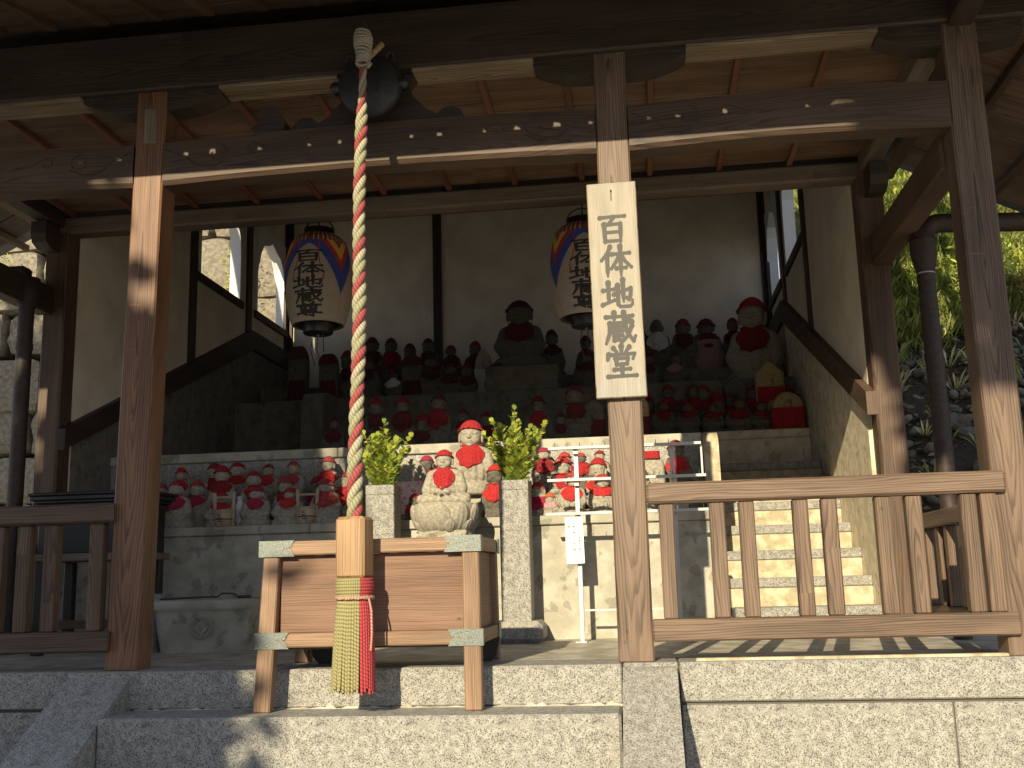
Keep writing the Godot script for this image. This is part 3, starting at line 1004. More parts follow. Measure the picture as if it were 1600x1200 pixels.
# ---------------------------------------------------------------- stepped altar and side stairs
func altar():
	var a := thing("altar", "stepped pale concrete altar of ledges carrying the rows of statues", "altar", Vector3(-1.8, 0, -1.9))
	var o := -a.position
	put("front_wall", box_mesh(Vector3(-4.03, 0, -2.6), Vector3(0.41, 0.735, -1.87), 0.004), M.concrete, a, o)
	var xs := [-4.03, -2.24, -0.93, 0.43]
	for k in 3:
		put("ledge_slab", box_mesh(Vector3(xs[k] + 0.002, 0.735, -2.5), Vector3(xs[k + 1] - 0.002, 0.795, -1.845), 0.006), M.concrete, a, o)
	put("raised_step", box_mesh(Vector3(-4.03, 0.795, -2.55), Vector3(0.30, 0.985, -2.29), 0.006), M.concrete, a, o)
	put("panel_wall", box_mesh(Vector3(-4.03, 0.6, -4.4), Vector3(0.43, 1.315, -2.52), 0.004), M.granite_fine, a, o)
	for k in 3:
		put("panel_cap", box_mesh(Vector3(xs[k] + 0.002, 1.315, -2.9), Vector3(xs[k + 1] - 0.002, 1.385, -2.495), 0.006), M.concrete, a, o)
	put("third_tier", box_mesh(Vector3(-4.03, 1.1, -5.2), Vector3(0.43, 1.60, -4.3), 0.008), M.concrete_shaded, a, o)  # this tier and those above have their shade in the colour
	put("top_tier", box_mesh(Vector3(-4.03, 1.5, -6.49), Vector3(1.48, 2.2, -4.92), 0.008), M.concrete_shaded, a, o)
	put("top_plinth", box_mesh(Vector3(-4.0, 2.2, -6.48), Vector3(1.46, 2.44, -5.52), 0.008), M.concrete_shaded, a, o)
	put("statue_plinth", box_mesh(Vector3(-1.50, 2.2, -5.5), Vector3(-0.78, 2.47, -5.05), 0.01), M.concrete_shaded, a, o)
	put("low_plinth", box_mesh(Vector3(-1.15, 1.385, -3.6), Vector3(-0.60, 1.44, -3.0), 0.01), M.concrete_shaded, a, o)
	# stair cheeks with rounded fronts
	for c in [[0.43, 0.535, 2.40, 1.385, 4.4], [-3.17, -2.96, 4.45, 2.20, 6.0]]:
		var pts := []
		var zf: float = c[2]
		var top: float = c[3]
		pts.append([zf - 0.06, top - 0.72])
		for k in 9:
			var f := k / 8.0 * PI * 0.5
			pts.append([zf + 0.16 - cos(f) * 0.18, top - 0.14 + sin(f) * 0.14])
		pts.append([c[4], top])
		pts.append([c[4], top - 0.72])
		put("stair_cheek", wall_prism_smooth(pts, c[0], c[1]), M.cement if c[0] > 0 else M.concrete_shaded, a, o)
	# stairs on the right: pebbled nosing over a cement riser
	var st := thing("side_stairs", "narrow stairs with pebbled nosings beside the altar behind the right railing", "stairs", Vector3(1.0, 0, -2.4))
	var so := -st.position
	var zs := [-1.98, -2.24, -2.52, -2.82, -3.14, -3.48, -3.85]
	for k in zs.size():
		var z: float = zs[k]
		var y := 0.17 + k * 0.187
		put("riser", box_mesh(Vector3(0.545, maxf(y - 0.25, 0), z - 0.45), Vector3(1.466, y - 0.066, z), 0.006), M.cement, st, so)
		put("nosing", box_mesh(Vector3(0.545, y - 0.066, z - 0.42), Vector3(1.466, y, z + 0.008), 0.007), M.granite, st, so)
	put("landing", box_mesh(Vector3(0.545, 0.9, -5.0), Vector3(1.466, 1.55, -4.30), 0.008), M.cement_bounce, st, so)  # landing colour lightened to stand for bounce off the stairs
	put("landing_slab", box_mesh(Vector3(0.54, 1.55, -4.95), Vector3(1.466, 1.625, -4.285), 0.008), M.cement_bounce, st, so)


func wall_prism_smooth(pts: Array, x0: float, x1: float) -> ArrayMesh:
	return prism_mesh(pts, Vector3(x0, 0, 0), Vector3(0, 0, -1), Vector3.UP, x1 - x0, true)


# ---------------------------------------------------------------- what stands outside
func boulder_mesh(w: float, h: float, d: float, sd: int) -> ArrayMesh:
	# a rough squared stone: a box of 5 x 5 points a face, bulged and knocked about
	var r := RandomNumberGenerator.new()
	r.seed = sd
	var f := noise(1.3, 2, FastNoiseLite.TYPE_SIMPLEX_SMOOTH, sd)
	var g := G.new()
	for ax in 3:
		for s in [-1.0, 1.0]:
			var rows := []
			for j in 7:
				var row := PackedVector3Array()
				for k in 7:
					var p := Vector3.ZERO
					p[ax] = s
					p[(ax + 1) % 3] = lerpf(-1, 1, j / 6.0)
					p[(ax + 2) % 3] = lerpf(-1, 1, k / 6.0)
					var e := Vector3(pow(absf(p.x), 9), pow(absf(p.y), 9), pow(absf(p.z), 9))
					p = p / pow(maxf(e.x + e.y + e.z, 1e-6), 1.0 / 9.0)
					var q := Vector3(p.x * w, p.y * h, p.z * d) * 0.5
					q *= 1.0 + 0.10 * f.get_noise_3d(p.x * 0.9 + sd, p.y * 0.9, p.z * 0.9)
					q += p * 0.02 * f.get_noise_3d(p.x * 4.0, p.y * 4.0, p.z * 4.0 + sd)
					row.append(q)
				rows.append(row)
			g.grid(rows, false, Vector2.ONE, s > 0)
	return g.mesh()


func background_left():
	var w := thing("retaining_wall", "high retaining wall of large weathered stones seen past the left side of the hall", "wall", Vector3(-7.0, -0.6, -8.0))
	var r := RandomNumberGenerator.new()
	r.seed = 31
	var ms := []
	for k in 7:
		ms.append(boulder_mesh(1, 1, 1, 100 + k))
	put("wall_core", box_mesh(Vector3(-6, 0, -1.6), Vector3(4.2, 9.6, -0.45), 0.0), M.mortar, w)
	var y := 0.0
	var row := 0
	while y < 9.4:
		var hh := r.randf_range(0.62, 0.9)
		var x := -5.8 - r.randf() * 0.6
		while x < 3.9:
			var ww := r.randf_range(0.75, 1.35)
			var st := put("stone", ms[r.randi() % 7], M.boulder, w, Vector3(x + ww * 0.5, y + hh * 0.5 + r.randf_range(-0.03, 0.03), -0.42 + r.randf_range(-0.06, 0.05)))
			st.scale = Vector3(ww * 0.975, hh * 0.97, 0.75)
			st.rotation = Vector3(0, 0, r.randf_range(-0.05, 0.05))
			x += ww
		y += hh
		row += 1
	# weeds that root in its joints
	for k in 4:
		var p: Vector3 = [Vector3(-5.15, 4.55, -7.75), Vector3(-5.25, 4.1, -7.75), Vector3(-4.35, 3.9, -7.7), Vector3(-8.45, 4.6, -7.72)][k]
		var t := thing("wall_weed", ["leafy creeper hanging by the upper pane of the left window", "small weed below the creeper on the stone wall", "tuft of weed low in the second left window", "weed at the far left edge of the stone wall"][k], "weed", p, "weeds on the stone wall")
		var g := G.new()
		var rr := RandomNumberGenerator.new()
		rr.seed = 50 + k
		for j in 160:
			var c := Vector3(rr.randfn(0, 0.09), rr.randfn(0, 0.20), absf(rr.randfn(0, 0.06)) + 0.02)
			leaf(g, c, Vector3(rr.randf_range(-1, 1), rr.randf_range(-0.6, 0.9), rr.randf_range(0, 1)).normalized(), 0.055, 0.022, rr)
		put("foliage", g.mesh(), M.leaf_cypress, t)
	# rain pipe and gutter on the left
	var p := thing("drain_pipe", "dark rain pipe dropping from the gutter beyond the left inner post", "pipe", Vector3(-4.15, 0, -1.5), "drain pipes")
	var g := G.new()
	g.lathe([Vector2(0.052, 0.0), Vector2(0.052, 2.30), Vector2(0.075, 2.38), Vector2(0.08, 2.52), Vector2(0.02, 2.525)], 16)
	put("down_pipe", g.mesh(), M.pipe, p)
	put("pipe_collar", lathe_mesh([[0.052, 2.02], [0.057, 2.02], [0.057, 2.06], [0.052, 2.06]], 16), M.pipe, p)
	var gg := G.new()
	gg.bar(Vector3(-4.15, 2.56, -1.5), Vector3(-5.6, 2.56, -1.5), 0.12, 0.09, 0.02)
	put("gutter_arm", gg.mesh(), M.pipe, p, Vector3(4.15, 0, 1.5))


func leaf(g: G, c: Vector3, dir: Vector3, l: float, w: float, r: RandomNumberGenerator):
	var side := dir.cross(Vector3(r.randf_range(-1, 1), r.randf_range(-1, 1), r.randf_range(-1, 1))).normalized() * w * 0.5
	var nn := dir.cross(side).normalized()
	var m := c + dir * l * 0.5 + nn * l * 0.06
	var e := c + dir * l
	g.flat(c, m + side, m - side, nn)
	g.flat(e, m - side, m + side, nn)


func hill_y(x: float, z: float, f: FastNoiseLite) -> float:
	return 0.15 + 0.74 * (-z - 1.6) + 0.22 * (x - 2.2) + 0.16 * f.get_noise_2d(x * 3.0, z * 3.0)


func background_right():
	var f := noise(0.35, 3, FastNoiseLite.TYPE_SIMPLEX_SMOOTH, 77)
	var g := G.new()
	var rows := []
	for j in 50:
		var row := PackedVector3Array()
		for k in 34:
			var x := 1.75 + k * 0.45
			var z := -1.0 - j * 0.40
			row.append(Vector3(x, maxf(hill_y(x, z, f), -0.7), z))
		rows.append(row)
	g.grid(rows, false, Vector2.ONE, false)
	structure("hillside", g.mesh(), M.soil)
	# bamboo grass over the upper slope, dry and green blades mixed
	var tuft := G.new()
	var r := RandomNumberGenerator.new()
	r.seed = 5
	for k in 9:
		var a := TAU * k / 9.0 + r.randf_range(-0.3, 0.3)
		var out := r.randf_range(0.35, 1.1)
		var d := Vector3(cos(a) * out, 1.0, sin(a) * out).normalized()
		var l := r.randf_range(0.10, 0.20)
		var c := Vector3(cos(a), 0, sin(a)) * 0.02
		var sd := d.cross(Vector3.UP).normalized() * r.randf_range(0.006, 0.010)
		var m := c + d * l * 0.55
		var e := c + d * l + Vector3(0, -0.04, 0) * out
		var nn := d.cross(sd).normalized()
		tuft.flat(c, m + sd, m - sd, nn)
		tuft.flat(e, m - sd, m + sd, nn)
	var mm := MultiMesh.new()
	mm.transform_format = MultiMesh.TRANSFORM_3D
	mm.use_colors = true
	mm.mesh = tuft.mesh()
	mm.instance_count = 34000
	for k in 34000:
		var x := r.randf_range(1.95, 8.5)
		var z := -r.randf_range(4.5, 12.5)
		if r.randf() < 0.55: z = -r.randf_range(4.4, 8.0)
		if r.randf() < 0.5: x = r.randf_range(1.95, 5.2)
		if k % 260 == 0: z = -r.randf_range(2.4, 4.4)
		var s := r.randf_range(0.7, 1.5)
		var up := r.randf_range(0.0, 0.28)
		var bs := Basis(Vector3.UP, r.randf() * TAU).scaled(Vector3(s, s, s))
		mm.set_instance_transform(k, Transform3D(Basis(Vector3(1, 0, 0), r.randf_range(0, 0.4)) * bs, Vector3(x, hill_y(x, z, f) + up, z)))
		var q := r.randf()
		var c := Color(0.27, 0.33, 0.07) if q < 0.55 else (Color(0.44, 0.41, 0.20) if q < 0.88 else Color(0.10, 0.17, 0.03))
		mm.set_instance_color(k, c * r.randf_range(0.75, 1.25))
	var mi := MultiMeshInstance3D.new()
	mi.name = "bamboo_grass"
	mi.multimesh = mm
	mi.material_override = M.leaf_bamboo
	add_child(mi)
	tag(mi, "sunlit bamboo grass covering the slope to the right of the hall", "grass", "", "stuff")
	# dead leaves and gravel lying on the shaded foot of the slope
	var lm := G.new()
	lm.flat(Vector3(-0.03, 0, 0), Vector3(0, 0.006, 0.013), Vector3(0, 0.006, -0.013), Vector3.UP)
	lm.flat(Vector3(0.035, 0, 0), Vector3(0, 0.006, -0.013), Vector3(0, 0.006, 0.013), Vector3.UP)
	var sg := G.new()
	sg.box(Vector3.ZERO, Vector3(0.07, 0.04, 0.055), 0.018)
	for part in 2:
		var n: int = [5200, 900][part]
		var lit := MultiMesh.new()
		lit.transform_format = MultiMesh.TRANSFORM_3D
		lit.use_colors = true
		lit.mesh = lm.mesh() if part == 0 else sg.mesh()
		lit.instance_count = n
		for k in n:
			var x := r.randf_range(1.85, 4.6)
			var z := -r.randf_range(1.4, 5.2)
			var s := r.randf_range(0.6, 1.5) if part == 0 else r.randf_range(0.4, 1.0) / sqrt(r.randf_range(0.12, 1.0))
			var bs := Basis.from_euler(Vector3(r.randf_range(0.1, 1.1), r.randf() * TAU, r.randf_range(-0.5, 0.5))).scaled(Vector3(s, s, s))
			lit.set_instance_transform(k, Transform3D(bs, Vector3(x, hill_y(x, z, f) + 0.012, z)))
			var q := r.randf()
			var cc := (Color(0.14, 0.085, 0.04) if q < 0.5 else (Color(0.20, 0.15, 0.07) if q < 0.7 else Color(0.05, 0.085, 0.025))) if part == 0 else Color(0.15, 0.14, 0.12)
			lit.set_instance_color(k, cc * r.randf_range(0.6, 1.3))
		var lo := MultiMeshInstance3D.new()
		lo.name = ["leaf_litter", "slope_gravel"][part]
		lo.multimesh = lit
		lo.material_override = M.leaf_bamboo if part == 0 else M.litter_stone
		add_child(lo)
		tag(lo, ["brown leaf litter strewn over the shaded foot of the right slope", "loose grey stones scattered over the foot of the right slope"][part], ["leaves", "stones"][part], "", "stuff")
	# broad-leaved bushes
	var bl := ["fresh green broad-leaved bush beside the slanting side beam", "leafy bush low behind the right front post", "broad-leaved bush higher on the slope behind the bamboo grass", "green bush at the right end of the slope"]
	var bp := [Vector3(2.35, 3.45, -4.9), Vector3(3.2, 2.75, -4.4), Vector3(3.9, 4.9, -7.0), Vector3(4.4, 3.3, -4.8)]
	for k in 4:
		var t := thing("leafy_bush", bl[k], "bush", bp[k], "bushes on the slope")
		var fg := G.new()
		var tw := G.new()
		var rr := RandomNumberGenerator.new()
		rr.seed = 300 + k
		for b in 22:
			var d := Vector3(rr.randf_range(-1, 1), rr.randf_range(0.1, 1.1), rr.randf_range(-0.8, 0.8)).normalized()
			var e := d * rr.randf_range(0.25, 0.6)
			tw.tube([Vector3(0, -0.4, 0), e * 0.5 + Vector3(0, -0.1, 0), e], [0.008, 0.005, 0.003], 4)
			for j in 34:
				var c := e * rr.randf_range(0.5, 1.05) + Vector3(rr.randfn(0, 0.05), rr.randfn(0, 0.05), rr.randfn(0, 0.05))
				leaf(fg, c, (d + Vector3(rr.randf_range(-1, 1), rr.randf_range(-0.9, 0.5), rr.randf_range(-1, 1))).normalized(), rr.randf_range(0.06, 0.10), 0.026, rr)
		put("foliage", fg.mesh(), M.leaf_cypress, t)
		put("branches", tw.mesh(), M.twig, t)
	# mossy rocks in the shaded foot of the slope
	for k in 10:
		var x := 1.95 + rng.randf() * 2.2
		var z := -1.9 - rng.randf() * 2.3
		var s := rng.randf_range(0.08, 0.20)
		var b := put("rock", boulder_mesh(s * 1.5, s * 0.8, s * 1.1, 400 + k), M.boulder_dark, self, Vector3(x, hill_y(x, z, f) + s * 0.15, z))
		b.rotation = Vector3(rng.randf() * 0.4, rng.randf() * 6.0, rng.randf() * 0.4)
		tag(b, "mossy grey rock at the shaded foot of the right slope, %s" % ROCKS[k], "rock", "rocks at the foot of the slope")
	# rain pipe on the right: gutter arm, elbow, funnel, down pipe
	var p := thing("drain_pipe", "dark brown rain pipe with an elbow between the right inner and front posts", "pipe", Vector3(1.71, 0, -1.2), "drain pipes")
	put("down_pipe", lathe_mesh([[0.051, 0.0], [0.051, 2.10], [0.066, 2.16], [0.075, 2.22], [0.075, 2.30]], 18), M.pipe, p)
	put("pipe_collar", lathe_mesh([[0.0512, 2.092], [0.053, 2.094], [0.053, 2.098], [0.0512, 2.10]], 18), M.aluminium, p)
	var pg := G.new()
	var pts := []
	for k in 9:
		var a := k / 8.0 * PI * 0.5
		pts.append(Vector3(0.10 - cos(a) * 0.10, 2.30 + sin(a) * 0.10, 0))
	pts.append(Vector3(1.6, 2.36, -0.1))
	pg.tube(pts, [0.078, 0.074, 0.070, 0.066, 0.062, 0.060, 0.058, 0.056, 0.056, 0.056], 14)
	put("gutter_arm", pg.mesh(), M.pipe, p)


const ROCKS := ["nearest the inner post", "half sunk in soil", "flat-topped", "with a pale face", "leaning on another", "behind the down pipe", "low and long", "small and round", "tilted to the left", "just above the rail", "split at one side", "under the grass edge", "dark and angular", "beside the front post", "wedge-shaped", "highest up the bank"]


func crown(called: String, label: String, at: Vector3, cone: bool, rad: float, hgt: float, sd: int):
	var t := thing(called, label, "tree", at)
	put("trunk", lathe_mesh([[0.28, 0.0], [0.24, 1.0], [0.16, hgt * 0.6], [0.05, hgt * 0.97]], 10), M.bark, t)
	var r := RandomNumberGenerator.new()
	r.seed = sd
	var g := G.new()
	var n := 9000
	# dense heart of the crown
	if cone: put("inner_crown", lathe_mesh([[rad * 0.80, 0.5], [rad * 0.55, hgt * 0.36], [rad * 0.30, hgt * 0.66], [0.05, hgt * 0.94]], 14), M.leaf_tree, t)
	else: put("inner_crown", lathe_mesh([[0.1, hgt - rad * 0.82], [rad * 0.62, hgt - rad * 0.5], [rad * 0.82, hgt], [rad * 0.62, hgt + rad * 0.5], [0.1, hgt + rad * 0.82]], 14), M.leaf_tree, t)
	for k in n:
		var p: Vector3
		if cone:
			var y := 1.0 - sqrt(r.randf())
			var q := rad * (1.0 - y) * (0.80 + 0.20 * sin(y * 40.0 + r.randf() * 2.0)) * sqrt(r.randf())
			var a := r.randf() * TAU
			p = Vector3(cos(a) * q, 0.6 + y * (hgt - 0.6), sin(a) * q)
		else:
			var d := Vector3(r.randfn(), r.randfn(), r.randfn()).normalized()
			p = Vector3(0, hgt, 0) + d * rad * pow(r.randf(), 0.34) * (0.90 + 0.14 * sin(d.x * 6.0 + d.y * 9.0))
		var dir := Vector3(r.randf_range(-1, 1), r.randf_range(-0.8, 0.5), r.randf_range(-1, 1)).normalized()
		leaf(g, p, dir, 0.34, 0.20, r)
	put("crown", g.mesh(), M.leaf_tree, t)


func shade_trees():
	# unseen trees added behind the view, shaped to throw the slanting shade edges
	crown("shade_cedar", "conical cedar added out of view to shade the left end of the hall", Vector3(-5.30, -0.62, 9.5), true, 3.68, 9.3, 21)
	crown("shade_camphor", "broad camphor tree added out of view to shade the far left stone wall", Vector3(-12.2, -0.62, 9.0), false, 2.7, 9.4, 22)
	crown("shade_camphor", "round-crowned camphor tree added out of view to shade the right end of the hall", Vector3(1.07, -0.62, 9.0), false, 1.7, 7.15, 23)


# ---------------------------------------------------------------- brush lettering
const INK := {
	"百": "8,13 50,11 93,11;54,13 47,24 36,35;22,36 24,96;22,37 78,35 77,96;24,62 76,61;24,90 76,90",
	"体": "34,4 24,26 6,46;24,30 24,98;38,28 95,26;66,4 66,98;63,30 52,52 36,74;68,30 80,52 99,72;52,74 82,73",
	"地": "5,36 38,33;22,12 22,76;2,82 40,68;38,50 92,32 90,56 86,70 78,62;68,4 68,74;51,22 51,82 58,90 88,90 95,84 96,70",
	"蔵": "8,16 92,15;34,4 34,27;64,4 64,27;18,36 91,34;20,37 18,66 6,98;32,47 32,90;32,48 60,47;32,60 58,60;46,48 46,60;32,74 58,74;46,74 46,88;32,89 62,88;66,24 72,64 92,94 98,78;88,46 76,74 54,97;78,22 90,31",
	"堂": "50,3 50,22;26,8 35,20;75,6 64,20;10,28 6,45;10,29 91,27 85,43;32,40 34,60;32,41 69,40 66,60;34,59 66,58;26,75 75,74;50,62 50,94;6,96 94,95",
	"尊": "32,3 40,14;68,2 59,14;8,19 92,18;22,29 23,63;22,30 78,28 77,63;41,19 39,40 30,48;58,19 58,42 72,45;24,53 76,52;23,63 77,63;5,75 95,74;66,64 66,97 53,90;31,80 42,90",
	"ろ": "28,14 70,14 24,58 60,44 78,64 66,88 42,92", "う": "38,8 62,16;26,36 62,30 70,52 58,78 36,94", "そ": "30,12 70,12 24,46 80,40 50,62 52,86 70,92",
	"く": "66,8 32,48 68,92", "、": "30,70 48,88", "線": "28,6 14,26 32,32 10,54 38,52;24,54 24,94;58,6 58,22 90,22;58,38 88,38;72,40 72,92;50,56 66,56 50,84;92,48 76,64 94,90",
	"香": "70,4 30,14;10,26 90,26;50,12 50,52;48,28 12,52;52,28 90,52;30,58 30,96;30,58 72,58 72,96;30,76 72,76;30,94 72,94", "の": "52,18 34,80 16,60 36,22 70,20 84,52 60,86",
	"お": "14,30 60,28;36,8 36,84 16,70 60,50 82,68 64,90;72,18 86,32", "供": "30,6 8,44;22,34 22,94;38,28 94,28;54,8 54,62;78,8 78,62;34,62 96,62;52,70 38,92;78,70 92,92", "え": "40,8 60,14;24,34 70,32 20,90 50,60 62,90 88,86",
	"は": "18,12 16,88;40,32 90,30;66,10 66,82 48,88 46,70 88,84", "午": "32,6 16,32;26,24 84,24;8,52 94,52;50,26 50,96", "前": "30,4 38,16;70,4 60,16;6,22 94,22;20,36 20,94;20,36 48,36 48,92;20,54 48,54;20,70 48,70;64,40 64,76;84,32 84,94",
	"九": "8,34 66,32 70,84 94,82;38,6 36,54 10,94", "時": "10,20 10,80;10,20 38,20 38,80;10,50 38,50;10,78 38,78;50,18 94,18;70,4 70,36;44,38 96,38;44,58 96,58;80,44 80,92 64,90;56,68 64,80", "よ": "54,10 54,78 36,90 28,74 80,84;54,34 80,32",
	"り": "30,12 28,56 36,50;70,10 70,56 48,92", "後": "32,6 10,26;34,28 8,54;22,46 22,94;66,6 46,26 76,28 44,50 84,48;62,56 42,76;62,64 86,64 48,94;56,72 92,94", "四": "12,18 12,86;12,18 88,18 88,86;36,20 26,56;60,20 62,52 80,54;12,82 88,82",
	"ま": "20,22 82,22;24,42 78,42;52,6 52,80 32,90 28,74 82,88", "で": "14,22 84,18 46,46 46,76 74,92;66,50 72,62;80,44 86,56", "に": "18,12 16,88;44,26 84,26;42,70 54,84 88,84", "願": "6,12 46,12;12,14 4,94;18,28 40,28 40,52 18,52 18,28;28,54 28,94;52,10 96,10;58,22 90,22 90,74 58,74 58,22;58,40 90,40;58,56 90,56;66,78 52,94;82,78 96,94",
	"い": "20,18 22,66 36,82;74,22 86,58", "し": "34,8 34,74 52,92 84,74", "す": "10,26 92,26;56,6 56,56 38,62 42,42 58,60 40,96", "。": "30,76 42,70 46,84 32,88 30,76",
}


func ink(buf: PackedFloat32Array, w: int, h: int, ch: String, ox: float, oy: float, sx: float, sy: float, thick: float) -> void:
	if not INK.has(ch): return
	for stroke in INK[ch].split(";"):
		var pts := []
		for q in stroke.split(" "):
			var c: PackedStringArray = q.split(",")
			pts.append(Vector2(ox + float(c[0]) / 100.0 * sx, oy + float(c[1]) / 100.0 * sy))
		var total := 0.0
		for k in pts.size() - 1: total += pts[k].distance_to(pts[k + 1])
		var run := 0.0
		for k in pts.size() - 1:
			var a: Vector2 = pts[k]
			var b: Vector2 = pts[k + 1]
			var l := a.distance_to(b)
			var n := maxi(int(l / maxf(thick * 0.22, 0.4)), 1)
			var flatness := absf((b - a).normalized().x)
			for j in n + 1:
				var p := a.lerp(b, float(j) / n)
				var f := (run + l * j / n) / maxf(total, 0.01)
				var r := thick * (0.5 - 0.13 * flatness + 0.16 * exp(-f * 9.0) + 0.14 * exp(-(1.0 - f) * 14.0) * flatness - 0.22 * smoothstep(0.72, 1.0, f) * (1.0 - flatness * 0.8))
				for y in range(maxi(int(p.y - r - 1), 0), mini(int(p.y + r + 2), h)):
					for x in range(maxi(int(p.x - r - 1), 0), mini(int(p.x + r + 2), w)):
						var cov := clampf(r - Vector2(x + 0.5, y + 0.5).distance_to(p) + 0.5, 0, 1)
						if cov > buf[y * w + x]: buf[y * w + x] = cov
			run += l


func inked(w: int, h: int) -> PackedFloat32Array:
	var b := PackedFloat32Array()
	b.resize(w * h)
	return b


func signboard():
	var w := 256
	var h := 1024
	var b := PackedFloat32Array()
	b.resize(w * h)
	var txt := "百体地蔵堂"
	var ys := [150, 308, 470, 626, 786]
	var hs := [150, 150, 148, 152, 150]
	var bb := b
	for k in 5:
		bb = inked_char(bb, w, h, txt[k], 46.0 + 2.0 * k, ys[k], 168.0 if k else 156.0, hs[k], 24.0)
	var d := PackedByteArray()
	d.resize(w * h * 3)
	var gr := noise(1.0, 3, FastNoiseLite.TYPE_SIMPLEX_SMOOTH, 17)
	for y in h:
		for x in w:
			var u := float(x) / w
			var v := float(y) / h
			var ring := u * 26.0 + 2.0 * gr.get_noise_2d(u * 2.0, v * 1.6)
			var f := ring - floorf(ring)
			var k := 0.92 - 0.16 * smoothstep(0.5, 0.95, f) * (1.0 - smoothstep(0.96, 1.0, f)) + 0.10 * gr.get_noise_2d(u * 90.0, v * 6.0) + 0.18 * gr.get_noise_2d(u * 3.0, v * 3.0) + 0.14 * gr.get_noise_2d(u * 22.0, v * 1.5 + 9.0)
			var grey_foot := smoothstep(0.80, 0.98, v) + 0.6 * (1.0 - smoothstep(0.0, 0.05, v))
			var c := Color(0.315, 0.275, 0.215).lerp(Color(0.29, 0.275, 0.245), clampf(grey_foot, 0, 1) * 0.8) * k
			var edge := minf(minf(u, 1.0 - u) * 14.0, 1.0)
			c = c * (0.9 + 0.1 * edge)
			var i := bb[y * w + x] * (0.90 + 0.12 * gr.get_noise_2d(u * 60.0, v * 8.0))
			c = c.lerp(Color(0.032, 0.030, 0.025), clampf(i * 1.15, 0, 1))
			# the slot of the hanging nail
			if absf(u - 0.49) < 0.012 and v > 0.035 and v < 0.085: c = Color(0.03, 0.02, 0.015)
			var p := (y * w + x) * 3
			d[p] = to_byte(c.r); d[p + 1] = to_byte(c.g); d[p + 2] = to_byte(c.b)
	var m := mk("sign_face", Color.WHITE, 0.6, tex(w, h, d), Vector3.ONE, 0.03)
	var t := thing("signboard", "pale upright wooden signboard with five large black brushed characters on the middle post", "signboard", Vector3(-0.082, 1.232, 0.022))
	t.rotation.z = 0.006
	var g := G.new()
	var W := 0.122
	var H := 1.088
	g.box(Vector3(0, H * 0.5, 0), Vector3(W * 2, H, 0.030), 0.004, Basis(), 1)
	put("board", g.mesh(), M.wood_pale, t)
	var f := G.new()
	f.quad(Vector3(-W + 0.004, 0.004, 0), Vector3(W - 0.004, 0.004, 0), Vector3(W - 0.004, H - 0.004, 0), Vector3(-W + 0.004, H - 0.004, 0), Vector3(0, 0, 1), Vector2(0, 1), Vector2(1, 1), Vector2(1, 0), Vector2(0, 0))
	put("lettered_face", f.mesh(), m, t, Vector3(0, 0, 0.0162))
	put("nail", lathe_mesh([[0.0, 0.012], [0.004, 0.010], [0.003, 0.0], [0.003, -0.02]], 8, Transform3D(Basis(Vector3.RIGHT, PI / 2), Vector3(-0.002, H - 0.045, 0.016))), M.iron, t)


func inked_char(b: PackedFloat32Array, w: int, h: int, ch: String, x: float, y: float, sx: float, sy: float, th: float) -> PackedFloat32Array:
	ink(b, w, h, ch, x, y, sx, sy, th)
	return b


